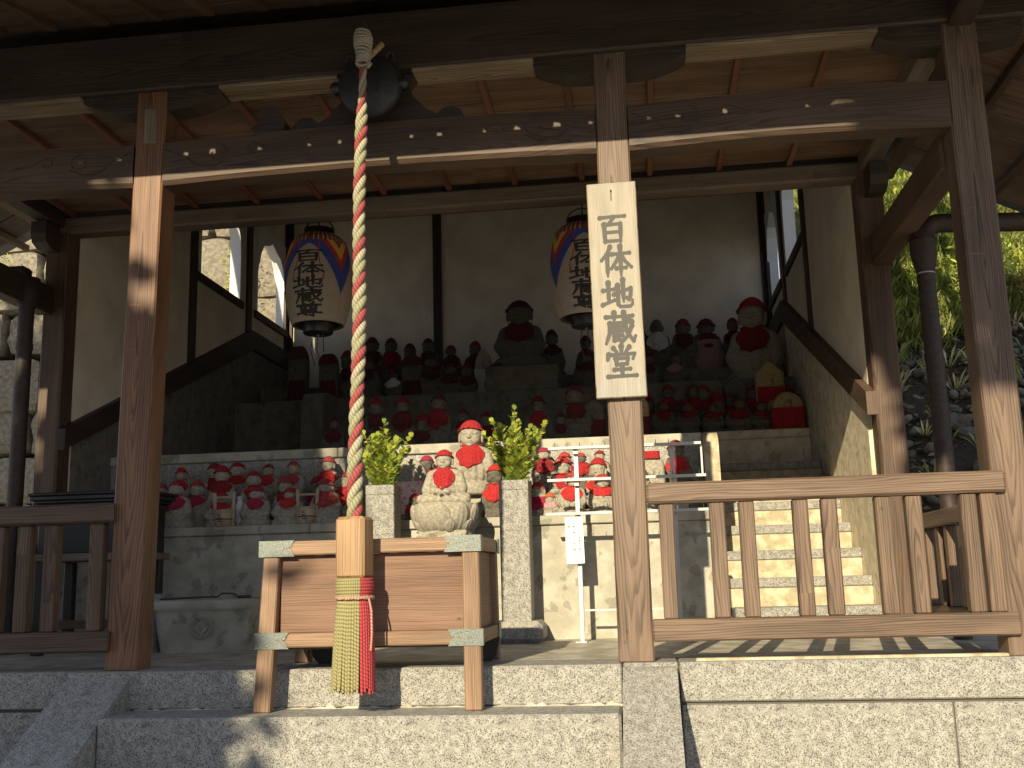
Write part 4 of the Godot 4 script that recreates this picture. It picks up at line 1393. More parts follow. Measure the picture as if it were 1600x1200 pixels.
# ---------------------------------------------------------------- offering box
func offering_box():
	var t := thing("offering_box", "wide weathered wooden offering box with engraved metal corners, straddling the top step", "box", Vector3(-1.27, -0.178, 0.0))
	var o := -t.position
	var fr: Material = M.wood_frame
	var X0 := -1.79
	var X1 := -0.752
	var zf := 0.25
	var zb := -0.36
	# rails
	for s in [["top_rail", 0.525, 0.590, 0.006], ["bottom_rail", 0.108, 0.172, 0.004]]:
		put(s[0], box_mesh(Vector3(X0 + 0.01, s[1], zf - 0.06), Vector3(X1, s[2], zf + s[3]), 0.006), fr, t, o)
		put(s[0], box_mesh(Vector3(X0 + 0.01, s[1], zb), Vector3(X1, s[2], zb + 0.06), 0.006), fr, t, o)
		for x in [X0 + 0.01, X1 - 0.06]:
			put(s[0], box_mesh(Vector3(x, s[1] + 0.001, zb + 0.06), Vector3(x + 0.06, s[2] - 0.001, zf - 0.06), 0.004), fr, t, o)
	# splayed legs
	for sx in [0, 1]:
		for sz in [0, 1]:
			var foot := -0.177 if sz == 0 else 0.0
			var xt := X0 + 0.055 if sx == 0 else X1 - 0.045
			var xb := xt - 0.034 if sx == 0 else xt + 0.004
			var zt := zf - 0.034 if sz == 0 else zb + 0.035
			var g := G.new()
			g.bar(Vector3(xb, foot, zt + (0.010 if sz == 0 else -0.01)), Vector3(xt, 0.524, zt), 0.066, 0.078, 0.006, Vector3.RIGHT)
			put("leg", g.mesh(), fr, t, o)
	for q in [[-1.70, -1.46], [-0.87, -0.735]]:
		put("stand_block", prism_mesh([[q[0], 0.108], [q[0] + 0.02, 0.03], [q[0] + 0.05, 0.0], [q[1] - 0.05, 0.0], [q[1] - 0.02, 0.03], [q[1], 0.108]], Vector3(0, 0, zb + 0.08), Vector3.RIGHT, Vector3.UP, 0.06), M.black, t, o)
	# planked sides
	put("front_panel", box_mesh(Vector3(X0 + 0.09, 0.172, zf - 0.062), Vector3(X1 - 0.08, 0.524, zf - 0.040), 0.003), M.wood_box, t, o)
	put("back_panel", box_mesh(Vector3(X0 + 0.09, 0.172, zb + 0.02), Vector3(X1 - 0.08, 0.524, zb + 0.042), 0.003), M.wood_box, t, o)
	for x in [X0 + 0.042, X1 - 0.052]:
		put("side_panel", box_mesh(Vector3(x, 0.172, zb + 0.07), Vector3(x + 0.022, 0.524, zf - 0.07), 0.003), M.wood_box, t, o)
	put("floor_board", box_mesh(Vector3(X0 + 0.05, 0.10, zb + 0.02), Vector3(X1 - 0.05, 0.125, zf - 0.02), 0.0), M.wood_dark, t, o)
	for k in 9:
		var x := X0 + 0.13 + k * 0.098
		put("top_slat", box_mesh(Vector3(x, 0.548, zb + 0.06), Vector3(x + 0.045, 0.582, zf - 0.06), 0.006), fr, t, o)
	# engraved corner plates with a notched end, wrapped round the corner
	for s in [["top", 0.520, 0.594, 0.175], ["low", 0.103, 0.177, 0.165]]:
		for e in [0, 1]:
			var y0: float = s[1]
			var y1: float = s[2]
			var L: float = s[3]
			var m := (y0 + y1) * 0.5
			var hh := (y1 - y0) * 0.5
			var pts := [[0.0, y0], [L - 0.004, y0], [L - 0.012, y0 + hh * 0.35], [L - 0.020, m - hh * 0.15], [L - 0.034, m], [L - 0.020, m + hh * 0.15], [L - 0.012, y1 - hh * 0.35], [L - 0.004, y1], [0.0, y1]]
			var q := []
			for p in pts: q.append([p[0] if e == 0 else -p[0], p[1]])
			var ox := X0 - 0.002 if e == 0 else X1 + 0.006
			if s[0] == "low": ox += -0.012 if e == 0 else 0.004
			put("corner_plate", prism_mesh(q, Vector3(ox, 0, zf + 0.0065), Vector3.RIGHT, Vector3.UP, 0.0035), M.plate, t, o)
			var ww := 0.11
			if e == 1:
				put("corner_plate", box_mesh(Vector3(X1 + 0.001, y0, zf - 0.05), Vector3(X1 + 0.0055, y1, zf + 0.0064), 0.0), M.plate, t, o)
				put("corner_plate", box_mesh(Vector3(X1 + 0.001, y0, zb - 0.003), Vector3(X1 + 0.0055, y1, zb + 0.07), 0.0), M.plate, t, o)
			else:
				put("corner_plate", box_mesh(Vector3(X0 + 0.0045, y0, zf - 0.05), Vector3(X0 + 0.009, y1, zf + 0.0064), 0.0), M.plate, t, o)
			# the boar-eye cut near the notch shows the wood
			var ex := ox + (L - 0.052) * (1.0 if e == 0 else -1.0)
			put("plate_cutout", prism_mesh([[-0.008, m], [-0.002, m - 0.009], [0.008, m], [-0.002, m + 0.009]], Vector3(ex, 0, zf + 0.0101), Vector3.RIGHT, Vector3.UP, 0.0006), fr, t, o)


# ---------------------------------------------------------------- bell rope and gong
func bell_rope():
	var gg := thing("gong", "round dark bronze gong hanging under the front beam behind the rope", "gong", Vector3(-1.30, 2.91, 0.10))
	var xf := Transform3D(Basis(Vector3.RIGHT, PI / 2), Vector3.ZERO)
	put("gong_body", lathe_mesh([[0.0, -0.052], [0.10, -0.05], [0.15, -0.036], [0.168, -0.012], [0.172, 0.0], [0.168, 0.012], [0.158, 0.03], [0.150, 0.036], [0.135, 0.036], [0.128, 0.042], [0.075, 0.048], [0.07, 0.053], [0.0, 0.055]], 40, xf), M.bronze, gg)
	for s in [-1, 1]:
		put("side_lug", lathe_mesh([[0.0, -0.03], [0.028, -0.028], [0.030, 0.0], [0.028, 0.028], [0.0, 0.03]], 14, Transform3D(Basis(Vector3.RIGHT, PI / 2), Vector3(0.178 * s, 0.0, 0))), M.bronze, gg)
		var rg := G.new()
		var pts := []
		for k in 13:
			var a := PI * k / 12.0
			pts.append(Vector3(0.105 * s + cos(a) * 0.022, 0.135 + sin(a) * 0.05, 0))
		rg.tube(pts, [0.007], 8)
		put("hanging_ring", rg.mesh(), M.iron, gg)
		var sk := G.new()
		sk.tube([Vector3(0.105 * s, 0.20, -0.08), Vector3(0.105 * s, 0.192, 0.0), Vector3(0.105 * s, 0.175, 0.012)], [0.006], 6)
		put("staple", sk.mesh(), M.iron, gg)
	var t := thing("bell_rope", "thick red and cream twisted bell rope with wooden block and tassel", "rope", Vector3(-1.30, -0.09, 0.36))
	var top := Vector3(-1.268, 3.06, 0.36)
	var bot := Vector3(-1.303, 0.66, 0.36)
	var P := func(y: float) -> Vector3: return bot.lerp(top, (y - bot.y) / (top.y - bot.y)) + Vector3(0.004 * sin(y * 5.0), 0, 0.003 * sin(y * 3.1))
	var rad := func(y: float) -> float: return lerpf(0.0345, 0.0275, clampf((y - 0.66) / 1.95, 0, 1)) * (1.0 - 0.34 * smoothstep(2.62, 2.74, y)) * (1.0 + 0.035 * sin(y * 23.0) + 0.03 * sin(y * 7.3 + 2.0))
	var o := -t.position
	var turns := 1.0 / 0.182
	var mats := [M.rope_red, M.rope_cream, M.rope_olive]
	for s in 3:
		var pts := []
		var rr := []
		var y := 0.66
		while y < 3.03:
			var a := TAU * y * turns + TAU * s / 3.0 + 0.30 * sin(y * 3.7) + 0.16 * sin(y * 9.1 + 1.0)
			var r: float = rad.call(y)
			var c: Vector3 = P.call(y)
			pts.append(c + Vector3(cos(a), 0, -sin(a)) * r * 0.52)
			rr.append(r * 0.565)
			y += 0.0075
		var g := G.new()
		g.tube(pts, rr, 12, Vector2(1, 42))
		put("strand", g.mesh(), mats[s], t, o)
	# stray fibres along the rope
	var fz := G.new()
	for k in 1500:
		var y := rng.randf_range(0.68, 2.5)
		var a := rng.randf() * TAU
		var c: Vector3 = P.call(y)
		var d := Vector3(cos(a), rng.randf_range(-0.7, 0.7), sin(a)).normalized()
		var q: Vector3 = c + Vector3(cos(a), 0, sin(a)) * rad.call(y) * 0.92
		var e := q + d * rng.randf_range(0.006, 0.014)
		var w := d.cross(Vector3(0, 1, 0.3)).normalized() * 0.0006
		fz.flat(q - w, q + w, e, w.cross(d).normalized())
	var fo := put("stray_fibres", fz.mesh(), M.twine, t, o)
	fo.set_meta("kind", "stuff")
	var hk := G.new()
	hk.tube([Vector3(-1.268, 3.13, 0.02), Vector3(-1.268, 3.13, 0.33), Vector3(-1.268, 3.12, 0.37), Vector3(-1.268, 3.07, 0.375)], [0.009], 8)
	put("iron_hook", hk.mesh(), M.iron, t, o)
	# top: whipped twine, toggle of wood
	var tw := G.new()
	for k in 13:
		var y := 2.90 + k * 0.0135
		var c: Vector3 = P.call(y)
		var r := 0.030 + 0.012 * smoothstep(2.94, 3.02, y) - 0.010 * smoothstep(3.03, 3.08, y)
		var pts := []
		for j in 19:
			var a := TAU * j / 18.0
			pts.append(c + Vector3(cos(a) * r, 0.006 * sin(a + k), sin(a) * r))
		tw.tube(pts, [0.0078], 6)
	put("twine_whipping", tw.mesh(), M.twine, t, o)
	var kn := G.new()
	var kc: Vector3 = P.call(2.885)
	kn.tube([kc + Vector3(-0.03, 0.01, 0.02), kc + Vector3(0, -0.012, 0.032), kc + Vector3(0.03, 0.0, 0.02), kc + Vector3(0.04, 0.014, 0.0)], [0.006], 6)
	kn.tube([kc + Vector3(0.03, 0.012, 0.015), kc + Vector3(0.045, 0.0, 0.02), kc + Vector3(0.03, -0.018, 0.022)], [0.008], 6)
	put("twine_knot", kn.mesh(), M.twine, t, o)
	var tg := G.new()
	tg.tube([Vector3(-1.265, 2.93, 0.33), Vector3(-1.185, 3.03, 0.30)], [0.016], 10)
	put("toggle", tg.mesh(), M.wood_block, t, o)
	# chamfered wooden block over the tassel
	var bg := G.new()
	bg.box(Vector3(-1.304, 0.548, 0.363), Vector3(0.139, 0.275, 0.124), 0.014, Basis(Vector3.UP, -0.14), 1, Vector2(0.3, 0.21))
	put("wooden_block", bg.mesh(), M.wood_block, t, o)
	# woven head of the tassel and its binding
	var c0 := Vector3(-1.303, 0, 0.363)
	for part in 2:
		var g := G.new()
		for k in 6:
			var y := 0.405 - k * 0.0135
			var r := 0.074 + 0.006 * sin(k * 0.6 + 0.4)
			var a0 := -2.55 if part == 0 else 0.55
			var a1 := 0.55 if part == 0 else 3.73
			var pts := []
			for j in 25:
				var a := lerpf(a0, a1, j / 24.0)
				pts.append(c0 + Vector3(sin(a) * r, y, cos(a) * r * 0.9))
			g.tube(pts, [0.0088], 7, Vector2(1, 26))
		g.lathe([Vector2(0.0, 0.405), Vector2(0.07, 0.405), Vector2(0.07, 0.32), Vector2(0.0, 0.32)], 16, Transform3D(Basis(), c0))
		put("woven_head", g.mesh(), M.cord_olive if part == 0 else M.cord_red, t, o)
	var bd := G.new()
	for k in 2:
		var pts := []
		for j in 33:
			var a := TAU * j / 32.0
			pts.append(c0 + Vector3(sin(a) * 0.083, 0.325 + 0.004 * k + 0.002 * sin(a * 12.0 + k * PI), cos(a) * 0.075))
		bd.tube(pts, [0.0065], 6, Vector2(1, 40))
	bd.tube([c0 + Vector3(0.075, 0.325, 0.04), c0 + Vector3(0.088, 0.27, 0.045), c0 + Vector3(0.090, 0.17, 0.045), c0 + Vector3(0.084, 0.10, 0.04)], [0.005], 6, Vector2(1, 20))
	put("binding_cord", bd.mesh(), M.cord_pink, t, o)
	for k in 84:
		var ring := 0 if k < 42 else 1
		var a := TAU * (k / 42.0) if ring == 0 else TAU * ((k - 42) / 21.0)
		var r0 := 0.076 if ring == 0 else (0.055 if k < 63 else 0.032)
		var spread := r0 * 1.10
		var yb := -0.075 + rng.randf_range(-0.012, 0.016)
		var da := rng.randf_range(-0.05, 0.05)
		var pts := []
		var rr := []
		for j in 12:
			var f := j / 11.0
			var r := lerpf(r0 * 0.93, spread, f) + 0.010 * sin(f * PI) * exp(-f * 2.0)
			var aa := a + da * f
			pts.append(c0 + Vector3(sin(aa) * r + 0.010 * sin(aa) * f - 0.004 * f, lerpf(0.318, yb, f), cos(aa) * r * 0.85 + 0.01 * f))
			rr.append(0.0072 if j < 11 else 0.0055)
		var g := G.new()
		g.tube(pts, rr, 7, Vector2(1, 24))
		var an := fposmod(a + PI, TAU) - PI
		put("tassel_cord", g.mesh(), M.cord_red if an > 0.48 and an < 2.6 else M.cord_olive, t, o)


# ---------------------------------------------------------------- paper lanterns
func lantern_texture() -> ImageTexture:
	var w := 1024
	var h := 640
	var b := inked(w, h)
	var txt := "百体地蔵尊"
	var ys := [150, 248, 340, 430, 524]
	for k in 5:
		b = inked_char(b, w, h, txt[k], 512 - 78, ys[k], 156, 92, 16)
	var d := PackedByteArray()
	d.resize(w * h * 3)
	var nz := noise(0.02, 3, FastNoiseLite.TYPE_SIMPLEX_SMOOTH, 3)
	for y in h:
		var v := float(y) / h
		for x in w:
			var a := absf(float(x) / w - 0.5) * TAU       # angle from the front
			var c := Color(0.38, 0.315, 0.245) * (0.95 + 0.08 * nz.get_noise_2d(x, y))
			# five-coloured curtain: gathered over the front, sweeping down the sides
			var per := fposmod(a + PI / 3.0, TAU / 3.0 * 1.0)
			var q := absf(per - PI / 3.0)                 # 0 at a lettered face, PI/3 at the drape
			var drop := 0.165 + 0.55 * pow(q / (PI / 3.0), 1.7)
			var band := (drop - v) / (0.055 + 0.11 * q)
			if band > 0.0:
				if band < 1.45: c = Color(0.035, 0.055, 0.26)
				elif band < 2.2: c = Color(0.34, 0.03, 0.035)
				elif band < 3.0: c = Color(0.62, 0.33, 0.03)
				else: c = Color(0.10, 0.05, 0.12)
			# thin red cords with tassels hanging beside the letters
			var cord := 0.44 + 0.05 * sin(v * 14.0)
			if v > 0.12 and v < 0.52 and absf(q - cord * (0.55 + 0.9 * v)) < 0.017: c = Color(0.36, 0.03, 0.04)
			if v > 0.52 and v < 0.57 and absf(q - 0.46) < 0.035 * (0.4 + (v - 0.52) * 12.0): c = Color(0.36, 0.03, 0.04)
			if v < 0.115: c = Color(0.12, 0.035, 0.04) if fposmod(a * 6.0, 1.0) < 0.75 else Color(0.5, 0.3, 0.05)
			var seam := absf(q - PI / 3.0)
			if seam < 0.006 and v > 0.5: c = c * 0.6
			c = c.lerp(Color(0.012, 0.011, 0.012), b[y * w + x] * 0.96)
			var p := (y * w + x) * 3
			d[p] = to_byte(c.r); d[p + 1] = to_byte(c.g); d[p + 2] = to_byte(c.b)
	return tex(w, h, d)


func lanterns():
	var m := mk("lantern_paper", Color.WHITE, 0.8, lantern_texture())
	m.backlight_enabled = true
	m.backlight = Color(0.22, 0.2, 0.17)
	var pr := []
	for k in 121:
		var f := k / 120.0
		var y := lerpf(-0.33, 0.33, f)
		var r := 0.148 + 0.090 * pow(sin(PI * clampf(0.06 + f * 0.90, 0, 1)), 0.62)
		if f > 0.93: r -= 0.03 * (f - 0.93) / 0.07
		r += 0.0042 * absf(sin(f * PI * 34.0))
		pr.append(Vector2(r, y))
	var g := G.new()
	# rows run upward; the picture runs downward, and the lettering faces the viewer
	g.lathe(pr, 72)
	for k in g.t.size(): g.t[k] = Vector2(fposmod(g.t[k].x + 0.5, 1.0) if g.t[k].x < 0.5 else g.t[k].x - 0.5, 1.0 - g.t[k].y)
	fix_seam(g)
	var paper := g.mesh()
	for k in 2:
		var t := thing("paper_lantern", ["large ribbed paper lantern with black characters hanging left of the rope", "large ribbed paper lantern with black characters half hidden behind the signboard"][k], "lantern", Vector3([-2.245, -0.335][k], [2.53, 2.475][k], -2.02), "paper lanterns under the inner beam")
		t.rotation.y = [-0.02, 0.10][k]
		put("paper_body", paper, m, t)
		put("bottom_ring", lathe_mesh([[0.0, -0.395], [0.100, -0.388], [0.106, -0.38], [0.106, -0.33], [0.150, -0.325], [0.10, -0.325]], 36), M.black, t)
		put("top_ring", lathe_mesh([[0.10, 0.325], [0.145, 0.322], [0.112, 0.332], [0.112, 0.385], [0.09, 0.39], [0.0, 0.39]], 36), M.black, t)
		put("bottom_knob", lathe_mesh([[0.0, -0.415], [0.012, -0.41], [0.014, -0.396]], 10), M.plate, t)
		var hg := G.new()
		hg.tube([Vector3(0, 0.40, 0), Vector3(0, 0.52, 0)], [0.006], 6)
		var pts := []
		for j in 13:
			var a := PI * j / 12.0
			pts.append(Vector3(cos(a) * 0.11, 0.37 + sin(a) * 0.10, 0))
		hg.tube(pts, [0.006], 6)
		put("hanger", hg.mesh(), M.iron, t)
		var cords := G.new()
		for j in 3:
			cords.tube([Vector3(-0.03 + 0.04 * j, -0.39, 0.02 * j), Vector3(-0.05 + 0.05 * j, -0.50, 0.02), Vector3(-0.02 + 0.03 * j, -0.62 + 0.05 * j, 0.0)], [0.003], 4)
		put("hanging_cords", cords.mesh(), M.dark_wash, t)


func fix_seam(g: G):
	# each triangle keeps its u within half a turn, so the picture does not smear at the back
	var k := 0
	while k < g.t.size():
		var lo := minf(g.t[k].x, minf(g.t[k + 1].x, g.t[k + 2].x))
		var hi := maxf(g.t[k].x, maxf(g.t[k + 1].x, g.t[k + 2].x))
		if hi - lo > 0.5:
			for j in 3:
				if g.t[k + j].x < 0.5: g.t[k + j].x += 1.0
		k += 3


# ---------------------------------------------------------------- carved stone: distance fields and surface nets
func ell(p: Vector3, c: Vector3, r: Vector3) -> float:
	var q := p - c
	var k0 := (q / r).length()
	var k1 := (q / (r * r)).length()
	return k0 * (k0 - 1.0) / maxf(k1, 1e-6)


func cap(p: Vector3, a: Vector3, b: Vector3, ra: float, rb: float) -> float:
	var ba := b - a
	var h := clampf((p - a).dot(ba) / ba.dot(ba), 0, 1)
	return p.distance_to(a + ba * h) - lerpf(ra, rb, h)


func smin(a: float, b: float, k: float) -> float:
	var h := maxf(k - absf(a - b), 0.0) / k
	return minf(a, b) - h * h * k * 0.25


func rbox(p: Vector3, c: Vector3, h: Vector3, r: float) -> float:
	var q := (p - c).abs() - h + Vector3(r, r, r)
	return Vector3(maxf(q.x, 0), maxf(q.y, 0), maxf(q.z, 0)).length() + minf(maxf(q.x, maxf(q.y, q.z)), 0.0) - r


# a head of half-width w centred at c: round skull, full cheeks, long ears, nose, closed eyes, mouth
func head_sdf(p: Vector3, c: Vector3, w: float, fine: bool) -> float:
	var q := (p - c) / w
	q.x = absf(q.x)
	if q.length() > 2.2: return (q.length() - 1.35) * w
	var d := ell(q, Vector3(0, 0.12, -0.05), Vector3(0.98, 1.12, 1.02))
	d = smin(d, ell(q, Vector3(0, -0.42, 0.10), Vector3(0.78, 0.72, 0.82)), 0.25)
	d = smin(d, ell(q, Vector3(0.42, -0.40, 0.45), Vector3(0.38, 0.34, 0.36)), 0.2)
	d = smin(d, ell(q, Vector3(1.0, -0.22, -0.05), Vector3(0.13, 0.46, 0.22)), 0.08)
	d = smin(d, cap(q, Vector3(0, 0.12, 0.90), Vector3(0, -0.26, 1.06), 0.07, 0.12), 0.12)
	d = smin(d, ell(q, Vector3(0.13, -0.27, 0.96), Vector3(0.09, 0.07, 0.09)), 0.06)
	d = smin(d, cap(q, Vector3(0.14, 0.20, 0.93), Vector3(0.62, 0.18, 0.72), 0.06, 0.05), 0.14)
	d = smin(d, ell(q, Vector3(0.37, 0.02, 0.80), Vector3(0.21, 0.12, 0.12)), 0.06)
	d = maxf(d, -cap(q, Vector3(0.18, -0.045, 0.95), Vector3(0.56, -0.04, 0.80), 0.036, 0.03))
	d = smin(d, ell(q, Vector3(0.0, -0.53, 0.88), Vector3(0.24, 0.06, 0.10)), 0.05)
	d = smin(d, ell(q, Vector3(0.0, -0.66, 0.86), Vector3(0.18, 0.07, 0.10)), 0.05)
	d = maxf(d, -cap(q, Vector3(0.0, -0.590, 1.02), Vector3(0.23, -0.575, 0.90), 0.03, 0.022))
	d = smin(d, ell(q, Vector3(0, -0.88, 0.66), Vector3(0.24, 0.17, 0.20)), 0.15)
	return d * w


var kind := "seated"
var head_c := Vector3.ZERO
var head_w := 0.1
var lean_x := 0.0      # how one carving differs from the next
var girth := 1.0
var rough := 0.0
var rough_noise := FastNoiseLite.new()


func statue_sdf(p: Vector3) -> float:
	var p0 := p
	if rough > 0.0:
		p.x = (p.x - lean_x * p.y * p.y) / lerpf(girth, 1.0, smoothstep(0.5, 0.75, p.y))
		p.z = p.z / lerpf(girth, 1.0, smoothstep(0.5, 0.75, p.y))
	var m := Vector3(absf(p.x), p.y, p.z)
	var d := 1e3
	var a := atan2(p.x, p.z)
	match kind:
		"seated":      # bell of robes on a rough round stone, hands folded
			d = rbox(Vector3(Vector2(p.x, p.z * 1.25).length(), p.y, 0), Vector3(0, 0.08, 0), Vector3(0.335 + 0.018 * sin(a * 3.0 + p.y * 9.0), 0.085, 0.4), 0.05)
			var b := ell(m, Vector3(0, 0.26, 0.02), Vector3(0.295, 0.15, 0.235))
			b = smin(b, cap(p, Vector3(0, 0.26, 0), Vector3(0, 0.56, -0.01), 0.225, 0.150), 0.08)
			b = smin(b, ell(m, Vector3(0.10, 0.565, -0.01), Vector3(0.135, 0.085, 0.115)), 0.06)
			b = smin(b, cap(m, Vector3(0.205, 0.54, 0), Vector3(0.245, 0.34, 0.07), 0.07, 0.085), 0.05)
			b = smin(b, cap(m, Vector3(0.235, 0.33, 0.09), Vector3(0.03, 0.335, 0.215), 0.075, 0.055), 0.05)
			b = smin(b, ell(m, Vector3(0.02, 0.35, 0.235), Vector3(0.075, 0.045, 0.05)), 0.03)
			b += 0.006 * sin(a * 16.0) * (1.0 - smoothstep(0.25, 0.5, p.y))
			d = smin(d, b, 0.03)
			d = smin(d, cap(p, Vector3(0, 0.58, 0), Vector3(0, 0.75, 0.0), 0.09, 0.085), 0.04)
		"standing":    # slim robed figure on a squared block
			d = rbox(p, Vector3(0, 0.075, 0), Vector3(0.24, 0.075, 0.19), 0.025)
			var b := cap(p, Vector3(0, 0.17, 0), Vector3(0, 0.64, 0), 0.185, 0.130)
			b = smin(b, ell(m, Vector3(0.085, 0.655, 0), Vector3(0.11, 0.07, 0.10)), 0.05)
			b = smin(b, cap(m, Vector3(0.165, 0.63, 0), Vector3(0.185, 0.42, 0.06), 0.055, 0.075), 0.04)
			b = smin(b, cap(m, Vector3(0.18, 0.42, 0.07), Vector3(0.03, 0.46, 0.165), 0.06, 0.045), 0.04)
			b = smin(b, ell(m, Vector3(0.015, 0.475, 0.175), Vector3(0.05, 0.055, 0.04)), 0.03)
			b = smin(b, ell(m, Vector3(0.17, 0.30, 0.03), Vector3(0.07, 0.16, 0.08)), 0.05)
			b += 0.005 * sin(a * 14.0) * (1.0 - smoothstep(0.3, 0.45, p.y))
			d = smin(d, b, 0.02)
			d = smin(d, cap(p, Vector3(0, 0.66, 0), Vector3(0, 0.80, 0), 0.075, 0.07), 0.03)
		"boulder":     # tiny figure worn almost round
			d = ell(p, Vector3(0, 0.30, 0), Vector3(0.33, 0.34, 0.26))
			d = smin(d, ell(m, Vector3(0.10, 0.50, 0.0), Vector3(0.17, 0.13, 0.16)), 0.12)
			d = smin(d, ell(p, Vector3(0, 0.06, 0), Vector3(0.36, 0.09, 0.29)), 0.05)
			d = smin(d, ell(m, Vector3(0.06, 0.33, 0.23), Vector3(0.10, 0.06, 0.06)), 0.05)
		"cross_legged": # the main figure: crossed legs, sleeves, a jewel in folded hands
			d = cap(p, Vector3(0, 0.16, -0.05), Vector3(0, 0.54, -0.03), 0.27, 0.19)
			d = smin(d, ell(m, Vector3(0.15, 0.56, -0.03), Vector3(0.165, 0.10, 0.13)), 0.08)
			d = smin(d, cap(m, Vector3(0.275, 0.54, -0.02), Vector3(0.325, 0.28, 0.03), 0.075, 0.105), 0.06)
			d = smin(d, cap(m, Vector3(0.31, 0.26, 0.06), Vector3(0.07, 0.22, 0.25), 0.09, 0.06), 0.05)
			d = smin(d, cap(m, Vector3(0.12, 0.09, 0.08), Vector3(0.42, 0.085, 0.13), 0.11, 0.085), 0.08)
			d = smin(d, cap(m, Vector3(0.40, 0.075, 0.15), Vector3(0.05, 0.065, 0.27), 0.085, 0.06), 0.06)
			d = smin(d, ell(m, Vector3(0.06, 0.215, 0.275), Vector3(0.09, 0.05, 0.055)), 0.04)
			d = smin(d, ell(p, Vector3(0, 0.27, 0.285), Vector3(0.05, 0.05, 0.045)), 0.02)
			d += 0.007 * sin((p.y + absf(p.x) * 0.7) * 60.0) * smoothstep(0.30, 0.12, p.y) * smoothstep(0.05, 0.2, p.z)
			d = maxf(d, -cap(m, Vector3(0.20, 0.44, 0.14), Vector3(0.235, 0.20, 0.18), 0.014, 0.012))
			d = smin(d, cap(p, Vector3(0, 0.56, -0.01), Vector3(0, 0.70, 0.0), 0.105, 0.095), 0.05)
	if head_w > 0.0:
		d = smin(d, head_sdf(p, head_c, head_w, true), 0.02)
	if rough > 0.0: d += rough * rough_noise.get_noise_3d(p0.x, p0.y, p0.z)
	return d


func nets(f: Callable, lo: Vector3, hi: Vector3, cell: float) -> ArrayMesh:
	var nx := int(ceil((hi.x - lo.x) / cell)) + 1
	var ny := int(ceil((hi.y - lo.y) / cell)) + 1
	var nz := int(ceil((hi.z - lo.z) / cell)) + 1
	var val := PackedFloat32Array()
	val.resize(nx * ny * nz)
	var B := 4
	for bz in range(0, nz, B):
		for by in range(0, ny, B):
			for bx in range(0, nx, B):
				var c := lo + Vector3(bx + 1.5, by + 1.5, bz + 1.5) * cell
				var d: float = f.call(c)
				var close := absf(d) < cell * 5.5
				for z in range(bz, mini(bz + B, nz)):
					for y in range(by, mini(by + B, ny)):
						for x in range(bx, mini(bx + B, nx)):
							var v := d
							if close: v = f.call(lo + Vector3(x, y, z) * cell)
							val[(z * ny + y) * nx + x] = v
	var id := PackedInt32Array()
	id.resize(nx * ny * nz)
	id.fill(-1)
	var vs := PackedVector3Array()
	var ns := PackedVector3Array()
	var ix := PackedInt32Array()
	var off := [0, 1, nx, nx + 1, nx * ny, nx * ny + 1, nx * ny + nx, nx * ny + nx + 1]
	var cor := [Vector3(0, 0, 0), Vector3(1, 0, 0), Vector3(0, 1, 0), Vector3(1, 1, 0), Vector3(0, 0, 1), Vector3(1, 0, 1), Vector3(0, 1, 1), Vector3(1, 1, 1)]
	var edges := [0, 1, 2, 3, 4, 5, 6, 7, 0, 2, 1, 3, 4, 6, 5, 7, 0, 4, 1, 5, 2, 6, 3, 7]
	for z in nz - 1:
		for y in ny - 1:
			for x in nx - 1:
				var b := (z * ny + y) * nx + x
				var m := 0
				for k in 8:
					if val[b + off[k]] < 0.0: m |= 1 << k
				if m == 0 or m == 255: continue
				var s := Vector3.ZERO
				var n := 0
				var e := 0
				while e < 24:
					var v0 := val[b + off[edges[e]]]
					var v1 := val[b + off[edges[e + 1]]]
					if (v0 < 0.0) != (v1 < 0.0):
						s += cor[edges[e]].lerp(cor[edges[e + 1]], v0 / (v0 - v1))
						n += 1
					e += 2
				id[b] = vs.size()
				var p := lo + (Vector3(x, y, z) + s / n) * cell
				vs.append(p)
				var h := cell * 0.6
				var d0: float = f.call(p + Vector3(h, -h, -h))
				var d1: float = f.call(p + Vector3(-h, -h, h))
				var d2: float = f.call(p + Vector3(-h, h, -h))
				var d3: float = f.call(p + Vector3(h, h, h))
				ns.append((Vector3(1, -1, -1) * d0 + Vector3(-1, -1, 1) * d1 + Vector3(-1, 1, -1) * d2 + Vector3(1, 1, 1) * d3).normalized())
	var st := [1, nx, nx * ny]
	for z in range(1, nz - 1):
		for y in range(1, ny - 1):
			for x in range(1, nx - 1):
				var b := (z * ny + y) * nx + x
				var v0 := val[b] < 0.0
				for ax in 3:
					if v0 == (val[b + st[ax]] < 0.0): continue
					var u: int = st[(ax + 1) % 3]
					var w: int = st[(ax + 2) % 3]
					var q := [id[b], id[b - u], id[b - u - w], id[b - w]]
					if q.min() < 0: continue
					var nn: Vector3 = ns[q[0]] + ns[q[1]] + ns[q[2]] + ns[q[3]]
					for tr in [[0, 1, 2], [0, 2, 3]]:
						var A: Vector3 = vs[q[tr[0]]]
						if (vs[q[tr[1]]] - A).cross(vs[q[tr[2]]] - A).dot(nn) > 0:
							ix.append(q[tr[0]]); ix.append(q[tr[2]]); ix.append(q[tr[1]])
						else:
							ix.append(q[tr[0]]); ix.append(q[tr[1]]); ix.append(q[tr[2]])
	var a := []
	a.resize(Mesh.ARRAY_MAX)
	a[Mesh.ARRAY_VERTEX] = vs
	a[Mesh.ARRAY_NORMAL] = ns
	a[Mesh.ARRAY_INDEX] = ix
	var am := ArrayMesh.new()
	am.add_surface_from_arrays(Mesh.PRIMITIVE_TRIANGLES, a)
	return am


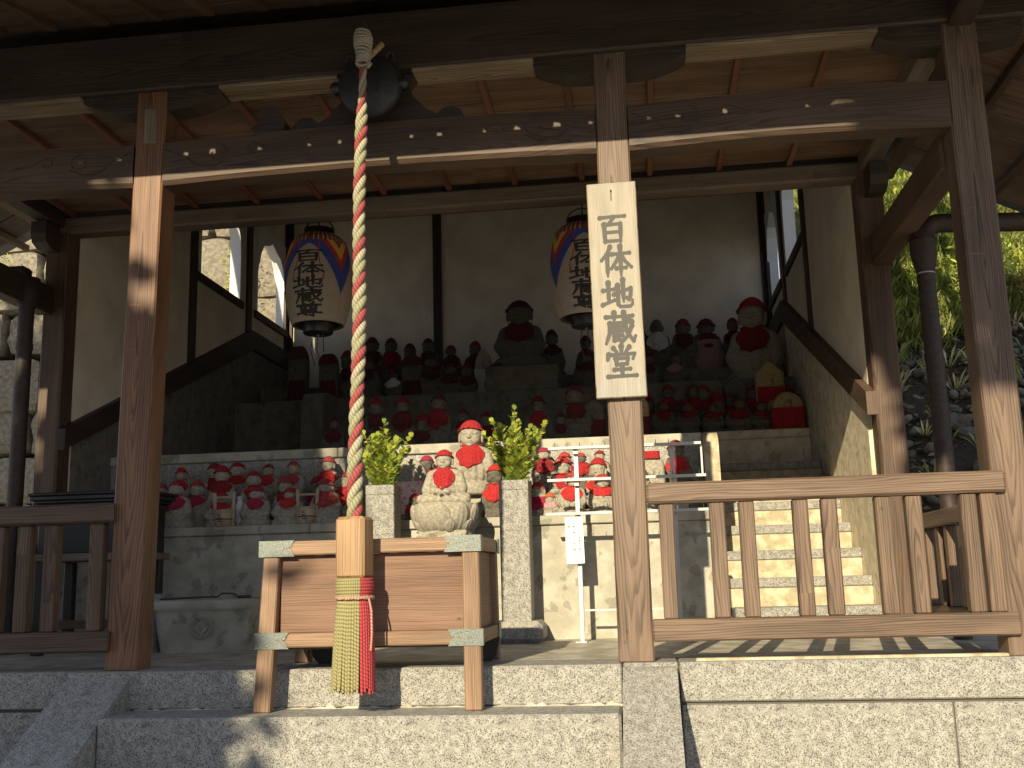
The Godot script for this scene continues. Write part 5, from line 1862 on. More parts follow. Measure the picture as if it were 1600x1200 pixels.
# radius of the carved body round its axis, looking from outside at height y and angle a
func surface_radius(y: float, a: float, zc: float) -> float:
	var d := Vector3(sin(a), 0, cos(a))
	var r := 0.62
	for k in 26:
		var s := statue_sdf(Vector3(0, y, zc) + d * r)
		if s < 0.002: break
		r -= maxf(s * 0.8, 0.002)
		if r < 0.05: break
	return r


func bib_mesh(top: float, drop: float, half: float, folds: float, zc: float, sd: int) -> ArrayMesh:
	var g := G.new()
	var rows := []
	var R := 15
	var C := 27
	var r := RandomNumberGenerator.new()
	r.seed = sd
	var ph := r.randf() * 6.0
	var last := []
	for j in R:
		var v := j / float(R - 1)
		var row := PackedVector3Array()
		var w := half * (0.66 + 0.34 * sin(minf(v * 1.9, 1.0) * PI * 0.5)) * sqrt(maxf(1.0 - pow(v, 3.2), 0.02))
		for k in C:
			var u := k / float(C - 1) * 2.0 - 1.0
			var a := u * w
			var y := top - drop * v * (1.0 - 0.10 * u * u)
			var q := surface_radius(y, a, zc)
			if j > 0: q = maxf(q, last[k] - 0.012)       # cloth hangs and does not cling under the chin
			if k >= last.size(): last.append(q)
			last[k] = q
			var fold := folds * (0.5 + 0.5 * sin(a * 9.0 + ph + v * 1.2)) * smoothstep(0.05, 0.5, v) + folds * 0.5 * sin(a * 21.0 + ph * 2.0) * v
			q += 0.011 + fold
			row.append(Vector3(sin(a) * q, y + 0.004 * sin(a * 17.0), zc + cos(a) * q))
		rows.append(row)
	g.grid(rows, false, Vector2.ONE, true)
	# hem: turn the edge back to the stone so the cloth has thickness
	var hem := []
	for j in R: hem.append(rows[j][0])
	for k in C: hem.append(rows[R - 1][k])
	for j in R: hem.append(rows[R - 1 - j][C - 1])
	g.tube(hem, [0.006], 5)
	# neck band
	var nb := []
	for k in 25:
		var a := TAU * k / 24.0
		var q := surface_radius(top + 0.005, a, zc) + 0.006
		nb.append(Vector3(sin(a) * q, top + 0.008 + 0.004 * sin(a * 9.0), zc + cos(a) * q))
	g.tube(nb, [0.014], 6)
	return g.mesh()


func cap_mesh(c: Vector3, w: float, front: float, ruffle: float, sd: int) -> ArrayMesh:
	# a knitted cap: dome pulled over the skull to a rim that is higher at the brow, ruffled edge
	var g := G.new()
	var r := RandomNumberGenerator.new()
	r.seed = sd
	var ph := r.randf() * 6.0
	var rows := []
	for j in 15:
		var f := j / 14.0
		var row := PackedVector3Array()
		for k in 49:
			var a := TAU * k / 48.0
			var rim := lerpf(0.02, front, 0.5 + 0.5 * cos(a))
			var th := f * (PI * 0.5 - asin(clampf(rim / 1.2, -0.9, 0.9)))
			var gather := 0.028 * sin(a * 15.0 + ph) * smoothstep(0.55, 0.86, f) * (1.0 + 0.5 * sin(a * 3.0 + ph))
			var flare := ruffle * smoothstep(0.88, 1.0, f)
			var q := 1.085 + gather + flare * (1.0 + 0.9 * sin(a * 15.0 + ph)) + 0.02 * sin(a * 5.0 + ph) * f
			if f > 0.78 and f < 0.9: q -= 0.02
			row.append(c + Vector3(sin(a) * sin(th) * q * 1.0, cos(th) * q * 1.13 + 0.10, cos(a) * sin(th) * q * 1.04 - 0.04) * w)
		rows.append(row)
	g.grid(rows, true, Vector2.ONE, true)
	var rim := []
	for k in 49: rim.append(rows[14][k])
	g.tube(rim, [0.05 * w], 5)
	return g.mesh()


func stele_mesh(w: float, h: float, d: float, pointed: bool, relief: float, sd: int) -> ArrayMesh:
	# upright stone with rounded or pointed head and a small figure standing in low relief
	var nn := noise(3.0, 2, FastNoiseLite.TYPE_SIMPLEX_SMOOTH, sd)
	var f := func(p: Vector3) -> float:
		var q := p
		var sx := absf(q.x)
		var o: float
		var ww := w * 0.5
		if pointed:
			var body := maxf(sx - ww * (0.92 + 0.08 * q.y / h), maxf(-q.y, q.y - h))
			o = maxf(body, (sx * 0.62 + (q.y - h) * 0.78))
		else:
			var cy := h - ww
			o = Vector2(sx, q.y - cy).length() - ww if q.y > cy else maxf(sx - ww, -q.y)
		var e := absf(q.z) - d * 0.5 + 0.02 * smoothstep(0.6, 1.0, q.y / h) * d
		var r := 0.018
		var a := maxf(o + r, 0.0)
		var b := maxf(e + r, 0.0)
		var s := minf(maxf(o + r, e + r), 0.0) + sqrt(a * a + b * b) - r
		if relief > 0.0:
			var m := Vector3(sx, q.y, q.z)
			var zf := d * 0.5
			var k := ell(m, Vector3(0, h * 0.66, zf), Vector3(w * 0.11, w * 0.13, relief * 1.4))
			k = smin(k, ell(m, Vector3(0, h * 0.40, zf), Vector3(w * 0.20, h * 0.20, relief)), 0.02)
			var ring := absf(Vector2(q.x, q.y - h * 0.62).length() - w * 0.27) - 0.010
			k = minf(k, Vector2(maxf(ring, 0.0), maxf(absf(q.z - zf) - 0.006, 0.0)).length() - 0.004)
			s = smin(s, k, 0.02)
		return s + 0.006 * nn.get_noise_3d(p.x * 2.0, p.y * 2.0, p.z * 2.0)
	return nets(f, Vector3(-w * 0.5 - 0.05, -0.05, -d * 0.5 - 0.06), Vector3(w * 0.5 + 0.05, h + 0.05, d * 0.5 + 0.10), 0.02)


# ---------------------------------------------------------------- the statues
var bodies := {}


func carve():
	# every kind is carved in a few hands: form, head centre, head half-width, box, lean, girth, roughness
	rough_noise.frequency = 5.0
	var list := [
		["seated", Vector3(0, 0.80, 0.02), 0.145, Vector3(0.42, 1.02, 0.42), 0.02, 1.0, 0.010],
		["seated", Vector3(0, 0.785, 0.03), 0.165, Vector3(0.42, 1.03, 0.42), -0.03, 0.92, 0.022],
		["seated", Vector3(0, 0.81, 0.01), 0.130, Vector3(0.46, 1.02, 0.46), 0.04, 1.10, 0.016],
		["standing", Vector3(0, 0.855, 0.02), 0.118, Vector3(0.34, 1.03, 0.32), 0.0, 1.0, 0.008],
		["standing", Vector3(0, 0.84, 0.03), 0.135, Vector3(0.34, 1.05, 0.34), -0.03, 1.08, 0.020],
		["boulder", Vector3(0, 0.72, 0.05), 0.185, Vector3(0.46, 1.0, 0.42), 0.03, 1.0, 0.03],
		["boulder", Vector3(0, 0.70, 0.03), 0.205, Vector3(0.46, 1.0, 0.42), -0.04, 0.94, 0.05]]
	for k in list.size():
		var s: Array = list[k]
		kind = s[0]
		head_c = s[1]
		head_w = s[2]
		lean_x = s[4]
		girth = s[5]
		rough = s[6]
		rough_noise.seed = 90 + k
		var b: Vector3 = s[3]
		var body := nets(statue_sdf, Vector3(-b.x, -0.06, -b.z), Vector3(b.x, b.y, b.z), 0.0185)
		var hc := head_c + Vector3(lean_x * head_c.y * head_c.y, 0, 0)
		var cs := [cap_mesh(hc, head_w, 0.34, 0.05, k + 1), cap_mesh(hc, head_w, 0.22, 0.10, k + 20), cap_mesh(hc, head_w, 0.46, 0.02, k + 40)]
		var top := head_c.y - head_w * 1.0
		var bs := [bib_mesh(top, 0.27, 1.12, 0.010, 0.0, k + 1), bib_mesh(top, 0.34, 1.25, 0.018, 0.0, k + 11), bib_mesh(top, 0.21, 1.38, 0.007, 0.0, k + 21)]
		if not bodies.has(kind): bodies[kind] = []
		bodies[kind].append([body, cs, bs])
	rough = 0.0


const ROWS := {
	"A1": [-1.98, 0.795, "front row of the lower ledge"],
	"A2": [-2.16, 0.795, "middle row of the lower ledge"],
	"A3": [-2.39, 0.985, "rear row of the lower ledge"],
	"B1": [-3.2, 1.385, "dim row behind the altar panel"],
	"L1": [-4.48, 1.625, "front row on the landing"],
	"L2": [-4.72, 1.625, "rear row on the landing"],
	"C1": [-5.18, 2.2, "front row on the top tier"],
	"C2": [-5.82, 2.44, "row along the back wall"],
}
# x, height, width, kind: s seated, t standing, r worn boulder, p pink bib, T large
const SPOTS := {
	"A1": [[-3.24, 0.35, 0.22, "s"], [-2.91, 0.25, 0.21, "s"], [-2.66, 0.29, 0.21, "s"], [-2.42, 0.27, 0.20, "s"], [-2.16, 0.31, 0.19, "t"], [-1.55, 0.20, 0.14, "r"], [-0.98, 0.37, 0.21, "s"], [-0.70, 0.25, 0.17, "r"], [-0.62, 0.17, 0.12, "p"], [-0.48, 0.30, 0.19, "s"], [-0.27, 0.28, 0.21, "s"], [0.00, 0.32, 0.15, "r"]],
	"A2": [[-3.45, 0.36, 0.18, "s"], [-3.16, 0.37, 0.19, "s"], [-2.97, 0.46, 0.19, "t"], [-2.74, 0.41, 0.19, "t"], [-2.51, 0.37, 0.18, "s"], [-2.30, 0.36, 0.18, "s"], [-2.08, 0.37, 0.19, "t"], [-1.85, 0.33, 0.16, "s"], [-1.40, 0.41, 0.18, "s"], [-0.54, 0.42, 0.18, "t"], [-0.31, 0.41, 0.21, "s"]],
	"A3": [[-3.40, 0.30, 0.16, "s"], [-3.15, 0.32, 0.18, "s"], [-2.97, 0.32, 0.22, "s"], [-2.74, 0.30, 0.18, "s"], [-2.53, 0.31, 0.18, "s"], [-2.29, 0.34, 0.20, "s"], [-1.54, 0.31, 0.18, "s"], [-0.69, 0.33, 0.17, "t"], [-0.53, 0.29, 0.14, "t"], [-0.42, 0.28, 0.14, "t"], [-0.30, 0.29, 0.14, "t"], [0.25, 0.35, 0.20, "s"]],
	"B1": [[-2.49, 0.37, 0.18, "s"], [-2.28, 0.41, 0.18, "s"], [-2.12, 0.49, 0.20, "t"], [-1.90, 0.49, 0.20, "t"], [-1.73, 0.36, 0.16, "r"], [-1.62, 0.50, 0.22, "t"], [-1.42, 0.38, 0.18, "s"], [-1.22, 0.34, 0.18, "s"], [-0.80, 0.46, 0.22, "s"], [-0.62, 0.31, 0.16, "s"], [-0.50, 0.52, 0.22, "t"]],
	"L1": [[0.20, 0.35, 0.21, "s"], [0.42, 0.32, 0.21, "s"], [0.65, 0.30, 0.19, "s"], [0.88, 0.34, 0.23, "s"], [1.09, 0.30, 0.20, "s"]],
	"L2": [[0.10, 0.43, 0.18, "s"], [0.28, 0.53, 0.19, "t"], [0.40, 0.40, 0.16, "r"], [0.50, 0.52, 0.17, "t"], [0.60, 0.50, 0.20, "t"], [0.72, 0.44, 0.17, "r"], [0.83, 0.43, 0.17, "s"], [1.04, 0.47, 0.17, "t"], [1.36, 0.46, 0.17, "t"]],
	"C1": [[-2.92, 0.55, 0.22, "s"], [-2.70, 0.47, 0.22, "s"], [-2.46, 0.33, 0.20, "s"], [-2.06, 0.44, 0.22, "t"], [-1.88, 0.36, 0.23, "s"], [-1.70, 0.34, 0.22, "s"], [-1.40, 0.35, 0.25, "s"], [-0.50, 0.42, 0.25, "s"], [0.12, 0.36, 0.22, "s"], [0.36, 0.33, 0.25, "s"]],
	"C2": [[-2.84, 0.58, 0.22, "t"], [-2.63, 0.56, 0.20, "t"], [-2.42, 0.50, 0.18, "s"], [-2.21, 0.54, 0.20, "t"], [-1.97, 0.45, 0.20, "t"], [-1.74, 0.49, 0.24, "s"], [-0.88, 0.57, 0.22, "s"], [-0.53, 0.49, 0.21, "s"], [0.03, 0.52, 0.18, "s"], [0.22, 0.61, 0.26, "t"], [0.49, 0.59, 0.24, "t"], [0.74, 0.58, 0.27, "t"], [1.00, 0.58, 0.21, "t"]],
}
const ORD := ["first", "second", "third", "fourth", "fifth", "sixth", "seventh", "eighth", "ninth", "tenth", "eleventh", "twelfth", "thirteenth"]


func place_statue(form: String, label: String, at: Vector3, h: float, w: float, capm: Material, bibm: Material, bodym: Material, turn: float, grp: String) -> Node3D:
	var t := thing("jizo_statue", label, "statue", at, grp, turn)
	var nominal: float = {"seated": 0.62, "standing": 0.46, "boulder": 0.68}[form]
	var k := clampf(w / (h * nominal), 0.72, 1.25)
	t.scale = Vector3(h * k, h, h * lerpf(k, 1.0, 0.4))
	var carving: Array = bodies[form][rng.randi() % bodies[form].size()]
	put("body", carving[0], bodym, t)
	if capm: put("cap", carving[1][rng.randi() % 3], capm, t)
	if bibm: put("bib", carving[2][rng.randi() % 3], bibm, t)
	return t


func statues():
	carve()
	var forms := {"s": "seated", "t": "standing", "r": "boulder", "p": "boulder"}
	var words := {"s": "seated", "t": "slim standing", "r": "worn round", "p": "tiny"}
	for key in SPOTS:
		var row: Array = ROWS[key]
		var list: Array = SPOTS[key]
		for k in list.size():
			var s: Array = list[k]
			var kd: String = s[3]
			var capm: Material = [M.red, M.red_bright, M.red_faded, M.red_deep, M.magenta, M.red][rng.randi() % 6]
			var bibm: Material = [M.red, M.red_bright, M.red_deep, M.red_faded, M.magenta, M.red][rng.randi() % 6]
			var bodym: Material = M.statue if rng.randf() < 0.8 else M.statue_dark
			var dress := "red cap and bib"
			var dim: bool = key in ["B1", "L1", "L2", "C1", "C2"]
			if dim:  # upper rows: shade put into darker stone and cloth colours
				capm = [M.red_shaded, M.red_shaded, M.maroon, M.red_deep, M.red_shaded][rng.randi() % 5]
				bibm = [M.red_shaded, M.maroon, M.red_shaded, M.red_deep, M.maroon][rng.randi() % 5]
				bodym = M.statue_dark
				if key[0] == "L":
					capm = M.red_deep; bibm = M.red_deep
			if kd == "p":
				capm = M.orange; bibm = M.pink; dress = "orange cap and pink bib"
			if key == "A1" and k == 0:
				capm = M.magenta; bibm = M.magenta; dress = "crimson cap and bib"
			if key == "A1" and k == 6: bodym = M.statue_dark
			if key == "C2" and k == 9:
				capm = null; bibm = M.white_cloth; dress = "bare head, pale bib"
			if key == "C2" and k == 11: dress = "red cap, checked apron"
			if key == "C1" and k == 9:
				capm = null; bibm = M.check; dress = "pleated checked bib"
			if key == "C1" and k == 2:
				bibm = M.white_cloth; dress = "red cap, striped bib"
			var label := "%s statue, %s, %s from left, %s" % [words[kd], dress, ORD[k], row[2]]
			var turn := rng.randf_range(-0.16, 0.16)
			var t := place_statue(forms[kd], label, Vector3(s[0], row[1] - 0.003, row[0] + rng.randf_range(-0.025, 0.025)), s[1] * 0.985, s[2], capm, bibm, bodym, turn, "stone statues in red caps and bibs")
			t.rotation.z = rng.randf_range(-0.05, 0.05)
			t.rotation.x = rng.randf_range(-0.03, 0.05)
			if key == "C2" and k == 11:
				put("apron", apron_mesh(), M.check, t)
	large_statues()
	steles()


func apron_mesh() -> ArrayMesh:
	var g := G.new()
	var rows := []
	for j in 9:
		var v := j / 8.0
		var row := PackedVector3Array()
		for k in 41:
			var u := k / 40.0 * 2.0 - 1.0
			var a := u * 1.25
			var q := 0.19 + 0.14 * v + 0.012 * sin(u * 40.0) * (1.0 - 0.4 * v)
			row.append(Vector3(sin(a) * q * 1.1, 0.60 - 0.62 * v, cos(a) * q + 0.02))
		rows.append(row)
	g.grid(rows, false, Vector2.ONE, true)
	return g.mesh()


func large_statues():
	# the main figure on its lotus, in front of the altar
	var t := thing("jizo_statue", "large seated stone statue in red cap and bib on a carved lotus before the altar", "statue", Vector3(-1.262, 0.0, -1.60))
	kind = "cross_legged"
	head_c = Vector3(0, 0.815, 0.03)
	head_w = 0.0
	var S := 0.345
	var body := nets(statue_sdf, Vector3(-0.56, -0.08, -0.42), Vector3(0.56, 0.80, 0.46), 0.0165)
	var bib := bib_mesh(0.655, 0.40, 1.05, 0.016, -0.02, 5)
	var hd := func(p: Vector3) -> float: return head_sdf(p, Vector3.ZERO, 0.155, true)
	var head := nets(hd, Vector3(-0.21, -0.22, -0.22), Vector3(0.21, 0.24, 0.24), 0.0078)
	var sc := Basis().scaled(Vector3(S, S, S))
	var y0 := 0.872
	var b := put("body", body, M.statue, t, Vector3(0, y0, 0))
	b.basis = sc
	var hh := put("head", head, M.statue, t, Vector3(0, y0 + head_c.y * S, head_c.z * S))
	hh.basis = sc
	var cm := cap_mesh(Vector3.ZERO, 0.155, 0.40, 0.05, 7)
	var c := put("cap", cm, M.red, t, hh.position)
	c.basis = sc
	var bb := put("bib", bib, M.red, t, Vector3(0, y0, 0))
	bb.basis = sc
	# lotus seat: a turned core wrapped in ribbed petals, on a rough stone over a plinth
	var lo := put("lotus_seat", lathe_mesh([[0.0, 0.685], [0.11, 0.69], [0.165, 0.72], [0.195, 0.78], [0.205, 0.84], [0.195, 0.872], [0.16, 0.882], [0.0, 0.884]], 36), M.statue, t)
	for ring in 2:
		for k in 9:
			var a := TAU * (k + 0.5 * ring) / 9.0
			var g := G.new()
			var rows := []
			for j in 13:
				var v := j / 12.0
				var row := PackedVector3Array()
				var half := 0.40 * pow(maxf(sin(PI * (0.10 + 0.86 * v)), 0.0), 0.55)
				if ring == 1: half *= 0.62
				for q in 17:
					var u := q / 16.0 * 2.0 - 1.0
					var an := a + u * half
					var yt := 0.876 if ring == 0 else 0.772
					var y := lerpf(0.692, yt, v) - 0.012 * u * u * v
					var s := clampf((y - 0.685) / 0.155, 0, 1)
					var r := 0.118 + 0.088 * sin(PI * 0.5 * pow(s, 0.7)) - 0.016 * smoothstep(0.85, 0.885, y)
					r += 0.016 if ring == 1 else 0.004
					r += 0.0035 * cos(u * 15.0) * sin(PI * minf(v + 0.1, 1.0)) + 0.012 * (1.0 - u * u) - 0.008 * pow(absf(u), 5.0)
					row.append(Vector3(sin(an) * r, y, cos(an) * r))
				rows.append(row)
			g.grid(rows, false, Vector2.ONE, false)
			put("petal", g.mesh(), M.statue, lo)
	put("foot_stone", boulder_mesh(0.33, 0.075, 0.30, 71), M.statue, t, Vector3(0, 0.665, 0))
	put("plinth", box_mesh(Vector3(-0.17, 0.0, -0.17), Vector3(0.17, 0.645, 0.17), 0.01), M.granite_fine, t)
	# the tall one behind it, head up in the light
	var u := thing("jizo_statue", "taller stone statue in red cap and wide red bib behind the main lotus statue", "statue", Vector3(-1.21, 0.982, -2.36))
	kind = "seated"
	head_c = Vector3(0, 0.80, 0.02)
	head_w = 0.0
	var S2 := 0.54
	var body2 := nets(statue_sdf, Vector3(-0.42, -0.06, -0.42), Vector3(0.42, 0.84, 0.42), 0.015)
	var bib2 := bib_mesh(0.655, 0.31, 1.15, 0.012, 0.0, 9)
	var s2 := Basis().scaled(Vector3(S2 * 0.98, S2, S2))
	b = put("body", body2, M.statue, u)
	b.basis = s2
	hh = put("head", head, M.statue, u, Vector3(0, 0.80 * S2, 0.02 * S2))
	hh.basis = Basis(Vector3.FORWARD, 0.04) * s2
	c = put("cap", cm, M.red, u, hh.position)
	c.basis = hh.basis
	bb = put("bib", bib2, M.red, u)
	bb.basis = s2
	# two large ones against the back wall
	var big := [["great shade-toned stone statue in red cap on the middle plinth of the top tier", Vector3(-1.17, 2.47, -5.3), 0.72], ["large stone statue in bright red cap at the right end of the top tier", Vector3(1.17, 2.2, -5.45), 0.92]]
	for k in 2:
		var q: Array = big[k]
		var v := thing("jizo_statue", q[0], "statue", q[1])
		var sb := Basis().scaled(Vector3(q[2], q[2], q[2]) * Vector3(0.92 if k else 1.1, 1, 0.9))
		var bodym: Material = M.statue if k else M.statue_dark  # the great one's shade is put into its stone colour
		b = put("body", body2, bodym, v)
		b.basis = sb
		hh = put("head", head, bodym, v, Vector3(0, 0.80 * q[2], 0.02 * q[2]))
		hh.basis = sb
		c = put("cap", cm, M.red if k else M.maroon, v, hh.position)
		c.basis = sb
		bb = put("bib", bib2, M.red_deep if k else M.red_shaded, v)
		bb.basis = sb
		v.rotation.y = -0.25 if k else 0.0


func steles():
	var round_s := stele_mesh(0.20, 0.42, 0.10, false, 0.025, 3)
	var point_s := stele_mesh(0.24, 0.56, 0.10, true, 0.03, 4)
	var fat := stele_mesh(0.28, 0.34, 0.13, false, 0.03, 5)
	var L := [  # the darkest stones and cloths here carry the upper tiers' shade
		["round-topped stone tablet with a small carved figure right of the middle post", Vector3(0.06, 0.795, -2.2), round_s, Vector3(0.90, 1.0, 1), M.statue, M.red, 0],
		["broad round-topped stone tablet draped in pink flowered cloth beside the left pillar", Vector3(-1.61, 0.795, -2.17), fat, Vector3(0.92, 1.30, 1), M.statue, M.flowered, 2],
		["red-capped stone tablet under the left lantern on the top tier", Vector3(-3.11, 2.2, -5.1), round_s, Vector3(1.0, 1.12, 1), M.statue_dark, M.red_shaded, 1],
		["shade-toned round-headed tablet with red bib at the far left of the top tier", Vector3(-3.50, 2.2, -5.3), round_s, Vector3(1.1, 1.45, 1), M.statue_dark, M.maroon, 1],
		["stone tablet hidden behind a big red bib, left of the middle of the top tier", Vector3(-2.27, 2.2, -5.22), round_s, Vector3(1.15, 1.02, 1), M.statue_dark, M.maroon, 1],
		["grey boat-shaped tablet with a haloed figure at the rear of the right landing", Vector3(0.90, 1.625, -4.86), point_s, Vector3(0.95, 1.08, 1), M.statue_dark, null, 0],
		["tall tan pointed tablet with half-round red bib near the right wall", Vector3(1.19, 1.625, -4.64), point_s, Vector3(1.12, 1.22, 1), M.stele_tan, M.red, 3],
		["squat tan tablet wrapped in a red cloth at the right end of the landing", Vector3(1.30, 1.625, -4.42), fat, Vector3(0.98, 1.0, 1), M.stele_tan, M.red, 4],
		["narrow tan tablet with red bib in the dark just right of the middle post", Vector3(0.00, 1.385, -3.25), round_s, Vector3(0.72, 0.98, 1), M.stele_tan, M.red_shaded, 4],
		["low red-draped tablet in the dark just left of the middle post", Vector3(-0.36, 1.385, -3.25), round_s, Vector3(0.8, 0.95, 1), M.statue_dark, M.red_shaded, 4],
		["pale cloth-covered tablet right of the back wall stile", Vector3(-1.56, 2.2, -5.35), fat, Vector3(0.6, 1.5, 1), M.statue, M.white_cloth, 4],
	]
	for q in L:
		var t := thing("stone_tablet", q[0], "stele", q[1], "carved stone tablets")
		var sc: Vector3 = q[3]
		var b := put("stone", q[2], q[4], t)
		b.scale = sc
		var mode: int = q[6]
		var w := (0.20 if q[2] == round_s else (0.24 if q[2] == point_s else 0.28)) * sc.x
		var h := (0.42 if q[2] == round_s else (0.56 if q[2] == point_s else 0.34)) * sc.y
		var dp := 0.065 if q[2] != fat else 0.085
		if mode == 0 and q[5]:
			put("cap", drape(w * 0.34, h * 0.90, h * 1.03, dp + 0.005, 0.0), q[5], t)
		elif mode == 1:
			put("cap", drape(w * 0.52, h * 0.80, h * 1.04, dp + 0.008, 0.0, 0.75), q[5], t)
			put("bib", drape(w * 0.44, h * 0.10, h * 0.46, dp + 0.014, 0.006, 0.3), q[5], t)
		elif mode == 2:
			put("cloth", drape(w * 0.60, h * 0.12, h * 0.66, dp + 0.02, 0.010), q[5], t)
		elif mode == 3:
			put("bib", drape(w * 0.44, h * 0.40, h * 0.64, dp + 0.012, 0.003), q[5], t)
		elif mode == 4:
			put("bib", drape(w * 0.53, h * 0.03, h * 0.60, dp + 0.012, 0.008), q[5], t)


func drape(hw: float, y0: float, y1: float, z: float, folds: float, taper := 0.03) -> ArrayMesh:
	# cloth tied round the front and sides of a tablet, gathered towards the top
	var g := G.new()
	var rows := []
	for j in 11:
		var v := j / 10.0
		var row := PackedVector3Array()
		for k in 33:
			var u := k / 32.0 * 2.0 - 1.0
			var a := u * 1.9
			var x := sin(clampf(a, -PI * 0.5, PI * 0.5)) * hw
			var zz := z * (cos(clampf(absf(a) - 0.55, 0.0, PI * 0.5)))
			if absf(a) > PI * 0.5: zz = z * 0.5 * cos((absf(a) - PI * 0.5) * 4.0)
			var sag := 0.06 * (y1 - y0) * (1.0 - u * u)
			row.append(Vector3(x * sqrt(1.0 - taper * v * v), lerpf(y0, y1, v) - sag * v, zz + folds * sin(u * 15.0) * (1.0 - v)))
		rows.append(row)
	g.grid(rows, false, Vector2.ONE, false)
	return g.mesh()


# ---------------------------------------------------------------- flower pillars and their cypress sprays
func spray(seed_: int, hgt: float, wid: float) -> Array:
	var r := RandomNumberGenerator.new()
	r.seed = seed_
	var lit := G.new()
	var dark := G.new()
	var tw := G.new()
	for s in 44:
		var a := r.randf() * TAU
		var lean := r.randf_range(0.05, 1.0)
		var top := Vector3(cos(a) * wid * 0.5 * lean, hgt * r.randf_range(0.50, 0.90) * (1.0 - 0.18 * lean), sin(a) * wid * 0.40 * lean)
		if s == 0: top = Vector3(wid * 0.02, hgt, 0)
		if s == 1: top = Vector3(wid * 0.52, hgt * 0.80, 0.02)
		if s == 2: top = Vector3(-wid * 0.36, hgt * 0.86, 0.0)
		var mid := Vector3(top.x * 0.35, top.y * 0.5, top.z * 0.35)
		var pts := []
		for k in 9:
			var f := k / 8.0
			pts.append(Vector3.ZERO.lerp(mid, f).lerp(mid.lerp(top, f), f))
		tw.tube(pts, [0.0045, 0.004, 0.0035, 0.003, 0.003, 0.0025, 0.002, 0.002, 0.0015], 5)
		for b in 28:
			var f := 0.16 + 0.84 * b / 27.0
			var base: Vector3 = Vector3.ZERO.lerp(mid, f).lerp(mid.lerp(top, f), f)
			var ax := (top - mid).normalized()
			var az := r.randf() * TAU
			var out := (Vector3(cos(az), 0, sin(az)) * 0.9 + ax * r.randf_range(0.5, 1.1)).normalized()
			var L := r.randf_range(0.045, 0.095) * (1.15 - 0.70 * f)
			if b == 27: out = ax; L = 0.03
			var side := out.cross(ax + Vector3(0.1, 0, 0.13)).normalized()
			var nrm := out.cross(side).normalized()
			var g := dark if r.randf() < 0.55 - 0.3 * f else lit
			# a flat fan of scale-leaf twiglets
			for k in 9:
				var q := base + out * L * (0.12 + 0.88 * k / 8.0)
				for sd in [-1.0, 1.0]:
					var d: Vector3 = (out * 0.8 + side * sd * 0.8 + nrm * r.randf_range(-0.25, 0.25)).normalized()
					var ll := 0.024 * (1.1 - 0.6 * k / 8.0) * r.randf_range(0.8, 1.3)
					var ww := d.cross(nrm).normalized() * 0.0036
					var m := q + d * ll * 0.55
					g.flat(q, m + ww, m - ww, nrm)
					g.flat(q + d * ll, m - ww, m + ww, nrm)
			var ew := side * 0.0035
			g.flat(base + ew, base - ew, base + out * L * 1.12, nrm)
	return [lit.mesh(), dark.mesh(), tw.mesh()]


func flower_pillars():
	for k in 2:
		var x: float = [-1.69, -0.82][k]
		var p := thing("granite_pillar", ["square granite flower pillar left of the main statue, half hidden by the box", "square granite flower pillar standing on a round-shouldered base right of the main statue"][k], "pillar", Vector3(x, 0, -1.69), "granite flower pillars")
		put("base", box_mesh(Vector3(-0.165, 0, -0.165), Vector3(0.165, 0.135, 0.165), 0.03), M.granite_fine, p)
		var g := G.new()
		# hollow top: four walls round the well
		g.span(Vector3(-0.094, 0.13, -0.094), Vector3(0.094, 0.95, 0.094), 0.005)
		put("shaft", g.mesh(), M.granite, p)
		g = G.new()
		for w in [[-0.094, -0.094, 0.094, -0.055], [-0.094, 0.055, 0.094, 0.094], [-0.094, -0.0549, -0.055, 0.0549], [0.055, -0.0549, 0.094, 0.0549]]:
			g.span(Vector3(w[0], 0.9502, w[1]), Vector3(w[2], 1.012, w[3]), 0.003)
		put("rim", g.mesh(), M.granite, p)
		var t := thing("cypress_spray", ["bright green cypress sprays in the left granite pillar, partly behind the rope", "bright green cypress sprays standing in the right granite pillar"][k], "plant", Vector3(x, 0.925, -1.69), "cypress sprays in the pillars")
		var s := spray(60 + k * 5, [0.50, 0.55][k], [0.35, 0.38][k])
		put("foliage", s[0], M.leaf_cypress, t)
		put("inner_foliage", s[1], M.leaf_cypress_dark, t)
		put("twigs", s[2], M.twig, t)


